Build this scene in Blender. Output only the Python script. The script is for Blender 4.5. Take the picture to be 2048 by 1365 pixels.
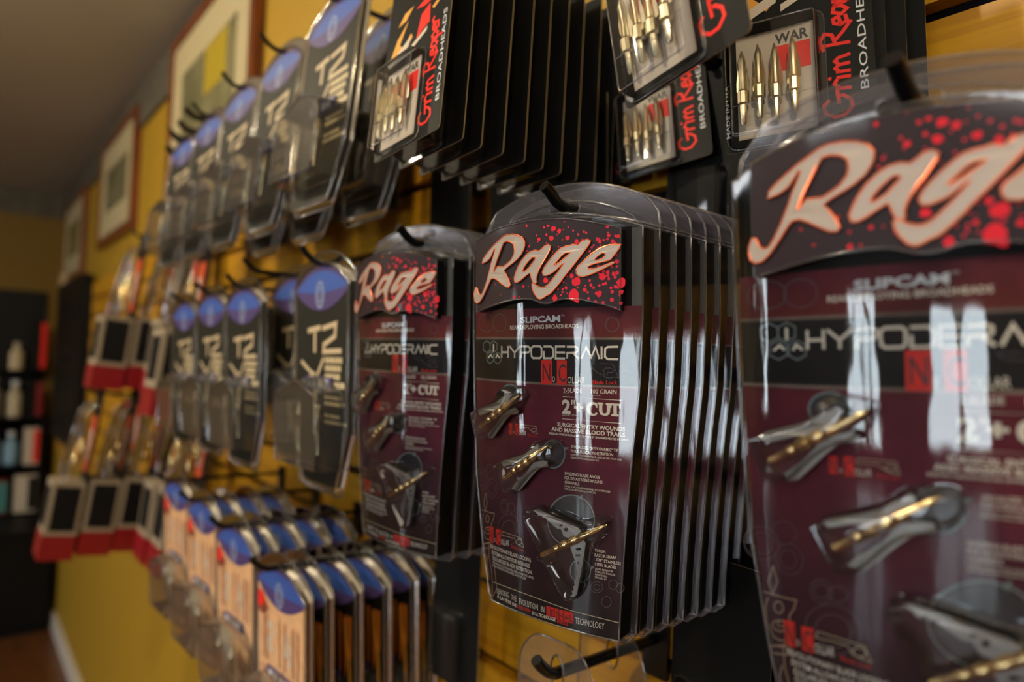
import bpy, bmesh, math, random
from mathutils import Vector, Matrix, Euler
from mathutils.geometry import tessellate_polygon
random.seed(7)
for o in list(bpy.data.objects): bpy.data.objects.remove(o)
SC = bpy.context.scene
COL = SC.collection
EYE = 1.44                                  # height of the lens above the floor
pi = math.pi; R = math.radians
# ---------------------------------------------------------------- camera
cd = bpy.data.cameras.new('camera'); cam = bpy.data.objects.new('camera', cd); COL.objects.link(cam)
cd.sensor_width = 36.0; cd.lens = 1365/2048*36; cd.clip_start = .02; cd.clip_end = 60
_X = Vector((0.6322699790, 0.7739591156, 0.0349565595))        # lens right, up and forward in the room
_F = Vector((-0.7747293729, 0.6312967514, 0.0354797190))
_U = _X.cross(_F)
cam.matrix_world = Matrix(((_X.x, _U.x, -_F.x, 0), (_X.y, _U.y, -_F.y, 0), (_X.z, _U.z, -_F.z, EYE), (0, 0, 0, 1)))
cd.dof.use_dof = True; cd.dof.focus_distance = .395; cd.dof.aperture_fstop = 3.8; cd.dof.aperture_blades = 0
SC.camera = cam
# ---------------------------------------------------------------- light, exposure
SC.view_settings.view_transform = 'Standard'; SC.view_settings.look = 'None'
SC.view_settings.gamma = 1; SC.view_settings.use_curve_mapping = False
SC.view_settings.exposure = .75
SC.cycles.transparent_max_bounces = 48; SC.cycles.max_bounces = 10; SC.cycles.glossy_bounces = 5
SC.cycles.transmission_bounces = 10; SC.cycles.sample_clamp_indirect = 6; SC.cycles.caustics_reflective = False
W = bpy.data.worlds.new('world'); SC.world = W; W.use_nodes = True
W.node_tree.nodes['Background'].inputs[0].default_value = (.55, .6, .7, 1)
W.node_tree.nodes['Background'].inputs[1].default_value = .3
WINDOW_GLOW, PANEL_GLOW, WARM_GLOW, BULB_GLOW = 6.5, 7.0, 3.0, 1300.0
# ---------------------------------------------------------------- artwork of the maroon pack, millimetres on the card (measured across the bow, up)
HEADER=[(-58.44,-18.45),(-48.8,-15.76),(-35.14,-12.6),(-13.34,-11.38),(-0.64,-11.53),(12.17,-12.42),(23.01,-13.99),(32.25,-15.99),(43.02,-19.05),(51.94,-21.75),(52.6,-24.4),(52.01,-48.56),(51.6,-66.98),(49.74,-66.95),(42.18,-63.72),(33.36,-61.43),(25.21,-59.77),(16.7,-59.21),(12.28,-59.17),(8.9,-60.63),(5.43,-61.62),(0.69,-61.67),(-2.97,-60.35),(-6.73,-58.7),(-13.22,-58.15),(-20.06,-58.4),(-28.8,-59.31),(-38.26,-60.86),(-48.68,-62.87),(-60.37,-65.59),(-62.06,-63.3),(-61.48,-42.09),(-60.48,-26.57)]
R0=[(-50.74,-33.9),(-50.06,-31.34),(-47.04,-28.81),(-42.51,-25.67),(-37.58,-22.63),(-33.45,-20.52),(-30.02,-18.76),(-26.7,-17.97),(-21.89,-18.12),(-17.25,-19.19),(-13.76,-20.89),(-11.81,-23.72),(-11.9,-26.35),(-12.77,-28.53),(-14.72,-31.38),(-18.23,-34.12),(-21.84,-36.13),(-26.11,-38.1),(-29.13,-40.0),(-27.19,-42.66),(-25.0,-45.89),(-23.66,-49.44),(-24.46,-50.74),(-27.17,-50.4),(-31.65,-47.81),(-35.14,-45.64),(-38.13,-44.26),(-41.21,-44.45),(-43.09,-46.71),(-45.66,-50.15),(-48.3,-53.61),(-51.02,-56.7),(-53.82,-58.81),(-56.72,-59.22),(-58.96,-57.77),(-59.73,-54.65),(-59.58,-52.2),(-58.23,-48.79),(-56.6,-49.09),(-54.92,-52.45),(-52.77,-53.99),(-50.69,-53.29),(-48.31,-49.99),(-45.68,-45.34),(-43.75,-41.09),(-42.17,-37.63),(-40.61,-33.39),(-38.78,-29.6),(-37.09,-25.63),(-38.06,-25.53),(-40.62,-29.03),(-42.5,-31.24),(-46.37,-33.08)]
R1=[(-29.45,-22.31),(-26.15,-22.08),(-22.93,-22.99),(-20.57,-24.76),(-20.04,-27.87),(-20.55,-30.49),(-22.9,-33.74),(-26.11,-35.79),(-29.42,-37.46),(-32.25,-37.24),(-35.16,-37.08),(-36.64,-38.46),(-38.26,-40.23),(-38.87,-40.26),(-37.54,-37.21),(-35.76,-33.42),(-33.42,-29.32),(-31.14,-25.25)]
A0=[(5.26,-26.95),(7.18,-28.03),(6.76,-29.82),(5.05,-32.61),(2.9,-35.75),(0.71,-38.54),(-1.06,-41.38),(-2.41,-44.26),(-3.08,-46.81),(-2.76,-48.87),(-3.99,-49.44),(-5.6,-48.53),(-6.76,-45.86),(-7.71,-42.81),(-9.84,-43.8),(-12.72,-45.5),(-15.18,-47.06),(-17.69,-48.05),(-19.73,-47.67),(-20.26,-45.42),(-18.98,-42.07),(-16.95,-38.41),(-14.47,-35.18),(-11.06,-32.06),(-7.74,-30.09),(-4.26,-29.46),(-1.09,-30.28),(0.69,-29.13),(2.88,-27.48)]
A1=[(-6.1,-33.59),(-3.8,-33.95),(-4.25,-35.41),(-6.09,-37.32),(-8.42,-39.77),(-11.28,-41.45),(-12.73,-41.92),(-13.47,-41.49),(-12.5,-39.48),(-10.33,-37.01),(-7.96,-34.94)]
G0=[(28.4,-26.42),(30.31,-25.93),(32.35,-26.96),(31.8,-28.33),(29.95,-30.84),(27.71,-33.52),(25.44,-36.21),(22.76,-39.24),(20.04,-42.3),(17.67,-44.68),(15.27,-47.43),(13.25,-49.86),(10.79,-52.29),(8.28,-54.73),(6.59,-56.12),(4.02,-57.08),(1.71,-58.45),(-0.24,-58.93),(-2.22,-57.98),(-4.63,-55.1),(-6.07,-52.07),(-6.28,-49.76),(-5.46,-48.81),(-4.24,-49.7),(-2.23,-50.95),(0.14,-51.88),(2.47,-51.99),(4.77,-50.96),(7.4,-48.51),(9.99,-45.75),(12.53,-43.01),(14.68,-40.27),(16.1,-38.45),(13.97,-39.59),(12.17,-41.07),(9.98,-42.86),(7.02,-44.3),(3.99,-45.26),(2.07,-44.98),(1.29,-42.99),(2.44,-40.46),(4.74,-37.7),(7.74,-34.69),(11.05,-31.72),(13.94,-29.71),(17.14,-28.85),(19.93,-28.59),(21.31,-28.12),(24.72,-28.95),(26.4,-27.19)]
G1=[(20.29,-32.56),(16.44,-32.76),(13.95,-34.49),(11.79,-36.58),(9.97,-38.37),(9.23,-39.29),(9.79,-39.65),(11.43,-38.79),(13.96,-37.36),(16.45,-35.62),(18.9,-33.88)]
E0=[(49.54,-30.19),(46.44,-29.9),(43.31,-29.98),(39.78,-30.8),(36.19,-32.31),(32.92,-34.21),(29.96,-36.49),(27.34,-38.81),(24.88,-40.79),(23.62,-42.86),(23.74,-45.0),(25.08,-46.67),(27.74,-47.15),(31.1,-46.42),(34.77,-45.19),(38.74,-43.63),(42.28,-42.06),(45.08,-40.81),(46.29,-40.01),(44.73,-39.58),(42.63,-40.52),(39.8,-41.42),(36.22,-42.46),(33.31,-43.01),(31.09,-42.83),(30.54,-41.81),(32.2,-40.67),(34.76,-40.0),(37.65,-39.46),(40.51,-39.02),(43.33,-38.47),(44.2,-37.83),(45.07,-36.66),(46.8,-34.68),(48.51,-32.37)]
E1=[(39.07,-34.24),(40.85,-34.86),(40.68,-36.07),(39.08,-37.37),(36.57,-38.1),(34.57,-38.17),(35.3,-36.81),(37.1,-35.34)]
BLOB=[(23.25,-49.54,2.68),(21.51,-56.98,3.23),(38.73,-47.39,2.1),(17.67,-24.09,1.44),(37.24,-27.71,1.05),(47.68,-25.29,0.97),(42.42,-24.58,0.97),(49.64,-51.28,2.59),(36.95,-57.12,1.68),(28.43,-54.37,1.24),(45.12,-46.27,0.98),(40.71,-51.31,0.87),(43.73,-54.02,0.76),(49.49,-56.45,1.31),(49.33,-62.66,0.97),(23.38,-26.7,1.25),(6.71,-23.13,1.46),(12.16,-19.63,1.27),(20.3,-46.17,1.25),(16.73,-52.84,0.9),(33.65,-53.5,0.77),(32.17,-52.04,0.89),(41.94,-45.09,0.98),(46.5,-39.57,0.69),(47.4,-53.8,0.76),(14.51,-53.47,0.54),(11.42,-53.34,0.54),(14.23,-24.88,0.54),(9.34,-58.36,1.64),(23.47,-59.9,1.79),(-1.85,-23.07,1.11),(-3.68,-20.67,0.56),(3.48,-20.81,0.74),(6.94,-23.51,1.46),(8.2,-17.78,1.64),(1.71,-16.4,0.74),(-11.23,-14.07,0.76),(4.34,-15.75,0.74),(2.89,-47.81,1.66),(-9.27,-26.68,0.57),(-10.7,-29.37,0.57),(-13.58,-50.68,0.75),(-20.66,-56.83,0.96),(-38.1,-48.16,0.48),(-24.4,-45.29,0.46),(-33.32,-54.71,0.47),(-20.68,-51.46,0.46),(-17.06,-56.79,0.46),(-9.69,-50.88,0.37)]
TEXT=[
('SLIPCAM','w',-22.01,-72.66,8.73,-72.11,3.62,0.035),
('TM','w',9.34,-69.09,11.49,-69.02,0.94,0),
('REAR DEPLOYING BROADHEADS','c',-31.77,-76.7,21.13,-76.11,2.51,0.015),
('N','k',-3.96,-107.81,1.72,-107.94,10.4,0.0),
('C','k',7.58,-107.86,12.63,-108.02,10.48,0.0),
('O','c',3.14,-108.41,5.06,-108.38,3.59,0),
('OLLAR','c',13.72,-108.71,25.28,-108.46,3.95,0),
('Blade Lock','r',29.76,-108.45,45.38,-108.26,2.24,0.01),
('2-BLADE','c',11.0,-114.24,23.42,-113.96,2.61,0.01),
('100 GRAIN','c',29.33,-114.0,44.88,-113.81,2.54,0.01),
('1 LAME','c',11.02,-115.25,14.65,-115.23,0.62,0),
('100 GRAINS','c',29.79,-115.33,35.1,-115.29,0.61,0),
('2','c',10.12,-126.42,15.99,-126.34,7.62,0.04),
('"','c',16.47,-126.21,18.83,-126.21,7.55,0.0),
('+','c',18.24,-125.68,24.48,-125.7,6.19,0.05),
('COUPURE 2 PO +','c',9.94,-128.1,19.83,-127.85,1.15,0),
('SURGICAL ENTRY WOUNDS','c',6.79,-134.57,49.97,-134.55,2.21,0.03),
('AND MASSIVE BLOOD TRAILS','c',2.59,-137.71,49.98,-137.67,2.33,0.03),
('BLESSURE CHIRURGICALE DES L’ENTRÉE ET ÉNORMES PERTES DE SANG','c',0.71,-139.85,51.78,-139.88,1.14,0.02),
('SPECIALIZED “HYPO','c',16.4,-146.76,34.64,-146.51,1.71,0.01),
('DERMIC” TIP','c',35.02,-146.51,45.9,-146.51,1.66,0.01),
('FOR SURGICAL PENETRATION','c',16.29,-149.25,42.9,-149.24,1.71,0.01),
('POINTE « HYPODERMIQUE » SPÉCIALISÉE POUR UNE','c',16.24,-151.17,47.92,-151.27,1.03,0),
('PÉNÉTRATION CHIRURGICALE','c',16.24,-152.88,34.22,-152.86,1.03,0),
('SWEEPING BLADE ANGLE','c',12.05,-162.96,34.84,-162.86,1.72,0.01),
('FOR DEVASTATING WOUND','c',12.06,-165.56,36.58,-165.45,1.72,0.01),
('CHANNELS','c',12.07,-168.17,21.96,-168.08,1.72,0.01),
('LAMES À BALAYAGE ANGULAIRE POUR INFLIGER','c',12.07,-170.15,41.38,-170.11,1.1,0),
('DES BLESSURES DÉVASTATRICES','c',12.08,-171.81,32.25,-171.8,1.09,0),
('TOUGH,','c',31.9,-205.23,38.77,-205.01,1.67,0.01),
('RAZOR-SHARP','c',31.9,-207.92,44.93,-207.59,1.67,0.01),
('.035" STAINLESS','c',32.4,-210.38,47.67,-210.57,1.68,0.01),
('STEEL BLADES','c',31.92,-213.1,44.94,-213.08,1.67,0.01),
('LAMES DE RASOIR','c',32.14,-215.5,43.02,-215.44,1.12,0),
('ROBUSTES EN ACIER','c',32.15,-217.12,44.43,-217.21,1.11,0),
('INOXYDABLE','c',32.15,-218.75,39.6,-218.87,1.12,0),
('DE 0,035 po','c',32.05,-220.44,39.07,-220.41,1.11,0),
('N','k',-32.24,-142.69,-29.99,-142.69,5.82,0),
('C','k',-26.44,-142.55,-23.89,-142.57,5.77,0),
('O','c',-28.8,-142.33,-27.78,-142.29,1.73,0),
('OLLAR','c',-23.32,-142.63,-17.38,-142.42,2.75,0),
('Blade Lock','r',-15.61,-142.47,-8.18,-142.63,1.36,0),
('N','k',-52.33,-215.85,-48.86,-215.77,8.17,0),
('C','k',-44.89,-215.44,-41.07,-215.41,7.74,0),
('O','c',-47.8,-215.14,-46.33,-215.1,2.49,0),
('OLLAR','c',-40.28,-215.35,-32.53,-214.77,3.69,0),
('Blade Lock','r',-30.0,-214.92,-18.92,-215.17,1.7,0),
('REVOLUTIONARY BLADE LOCKING','c',-51.87,-220.14,-13.16,-220.32,2.39,0.01),
('SYSTEM ALLOWS FOR RELIABLE','c',-50.55,-223.88,-13.93,-224.03,2.38,0.01),
('COLLARLESS BLADE RETENTION','c',-49.47,-227.36,-12.36,-227.6,2.38,0.01),
('SYSTÈME RÉVOLUTIONNAIRE DÉBLOCAGE DES LAMES','c',-49.14,-229.77,-11.12,-230.24,1.5,0),
('POUR UNE RÉTENTION FIABLE SANS COLLIER','c',-49.13,-231.77,-17.09,-232.17,1.5,0),
('LEADING','c',-44.39,-248.06,-32.44,-247.48,3.35,0),
('THE','c',-30.18,-247.92,-25.53,-247.99,3.38,0),
('EVOLUTION','c',-22.98,-248.71,-7.5,-248.5,3.7,0),
('IN','c',-5.05,-248.43,-2.49,-248.51,3.48,0),
('TECHNOLOGY','c',19.41,-249.43,37.92,-248.98,3.61,0),
('L','k',-0.63,-249.33,1.5,-249.24,3.92,0),
('E','k',2.47,-249.36,4.64,-249.27,3.91,0),
('T','k',5.56,-249.33,7.73,-249.25,3.89,0),
('H','k',8.7,-249.36,10.9,-249.28,3.86,0),
('A','k',11.98,-249.44,14.78,-249.21,3.85,0),
('L','k',15.83,-249.32,17.9,-249.27,3.83,0),
('À LA TÊTE DE','c',-44.38,-250.66,-25.52,-251.41,1.86,0.03),
('L’ÉVOLUTION','r',-24.67,-251.47,-13.55,-251.43,1.8,0.03),
('DE LA TECHNOLOGIE','c',-12.24,-252.12,5.88,-251.72,1.97,0.03),
('MORTELLE','r',6.98,-252.17,14.63,-252.06,2.09,0.03)]
POLY=[('R',[(-5.35,-95.42),(2.92,-95.34),(2.96,-109.9),(-5.31,-110.0)]),('R',[(6.42,-95.31),(13.38,-95.27),(13.42,-109.86),(6.46,-109.9)]),('R',[(-32.79,-136.16),(-29.58,-136.09),(-29.48,-142.98),(-32.68,-143.09)]),('R',[(-26.96,-135.85),(-23.58,-135.83),(-23.48,-143.16),(-26.77,-143.16)]),('R',[(-53.35,-206.34),(-48.46,-205.87),(-48.01,-216.19),(-52.66,-216.43)]),('R',[(-45.63,-206.49),(-40.6,-206.0),(-40.67,-215.99),(-45.3,-216.16)]),('R',[(-0.97,-243.93),(1.85,-243.78),(1.87,-249.85),(-0.96,-250.02)]),('R',[(2.18,-243.9),(4.95,-243.78),(4.96,-249.85),(2.19,-249.99)]),('R',[(5.27,-243.87),(8.02,-243.75),(8.04,-249.83),(5.28,-249.96)]),('R',[(8.41,-243.82),(11.2,-243.71),(11.21,-249.79),(8.43,-249.92)]),('R',[(11.5,-243.74),(15.18,-243.43),(15.19,-249.86),(11.52,-250.2)]),('R',[(15.44,-243.72),(18.22,-243.63),(18.24,-250.03),(15.45,-250.15)]),('c',[(10.71,-116.57),(19.68,-116.58),(29.9,-116.64),(38.59,-116.8),(47.63,-116.95),(47.63,-117.35),(38.59,-117.2),(29.9,-117.05),(19.68,-116.99),(10.71,-116.99)]),('c',[(10.44,-129.74),(19.72,-129.76),(29.94,-129.79),(38.62,-129.9),(47.41,-129.98),(47.41,-130.33),(38.62,-130.26),(29.94,-130.15),(19.72,-130.12),(10.44,-130.1)]),('c',[(33.48,-118.95),(36.99,-118.98),(36.99,-120.09),(36.35,-120.07),(36.36,-123.75),(36.68,-124.89),(37.81,-125.23),(38.87,-124.77),(39.14,-123.7),(39.13,-120.08),(38.49,-120.07),(38.49,-119.01),(41.77,-119.06),(41.77,-120.11),(41.08,-120.09),(41.09,-123.74),(40.62,-125.37),(39.14,-126.36),(37.28,-126.36),(35.12,-125.83),(34.31,-123.71),(34.3,-120.07),(33.48,-120.06)]),('c',[(40.82,-119.05),(47.38,-119.15),(47.28,-121.94),(46.46,-121.93),(46.3,-120.34),(45.0,-120.35),(45.12,-125.13),(46.26,-125.17),(46.26,-126.37),(41.89,-126.35),(41.89,-125.15),(43.04,-125.14),(43.03,-120.3),(41.98,-120.25),(41.77,-121.81),(40.93,-121.8)]),('c',[(33.21,-119.22),(33.32,-122.04),(32.45,-122.04),(32.01,-120.8),(30.74,-120.3),(29.64,-120.72),(28.98,-122.38),(29.15,-124.3),(30.04,-125.52),(31.47,-125.69),(32.57,-124.82),(33.5,-125.27),(32.57,-126.44),(30.76,-126.95),(28.54,-126.58),(27.03,-125.04),(26.46,-122.78),(27.01,-120.55),(28.52,-119.1),(30.46,-118.75),(32.11,-119.17)]),('t',[(21.04,-175.49),(24.26,-172.82),(23.58,-176.49)]),('t',[(28.71,-214.07),(31.75,-213.74),(29.44,-216.84)]),('t',[(10.44,-146.66),(14.61,-146.64),(11.46,-149.5)])]
DISC=[('d',[(16.44,-189.47),(31.63,-187.25),(16.4,-174.45)]),('d',[(22.77,-217.92),(29.33,-216.71),(22.75,-211.23)]),('d',[(4.11,-151.52),(12.04,-150.69),(4.09,-143.17)]),('d',[(-31.79,-117.92),(-24.04,-117.43),(-31.8,-111.52)])]
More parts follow.
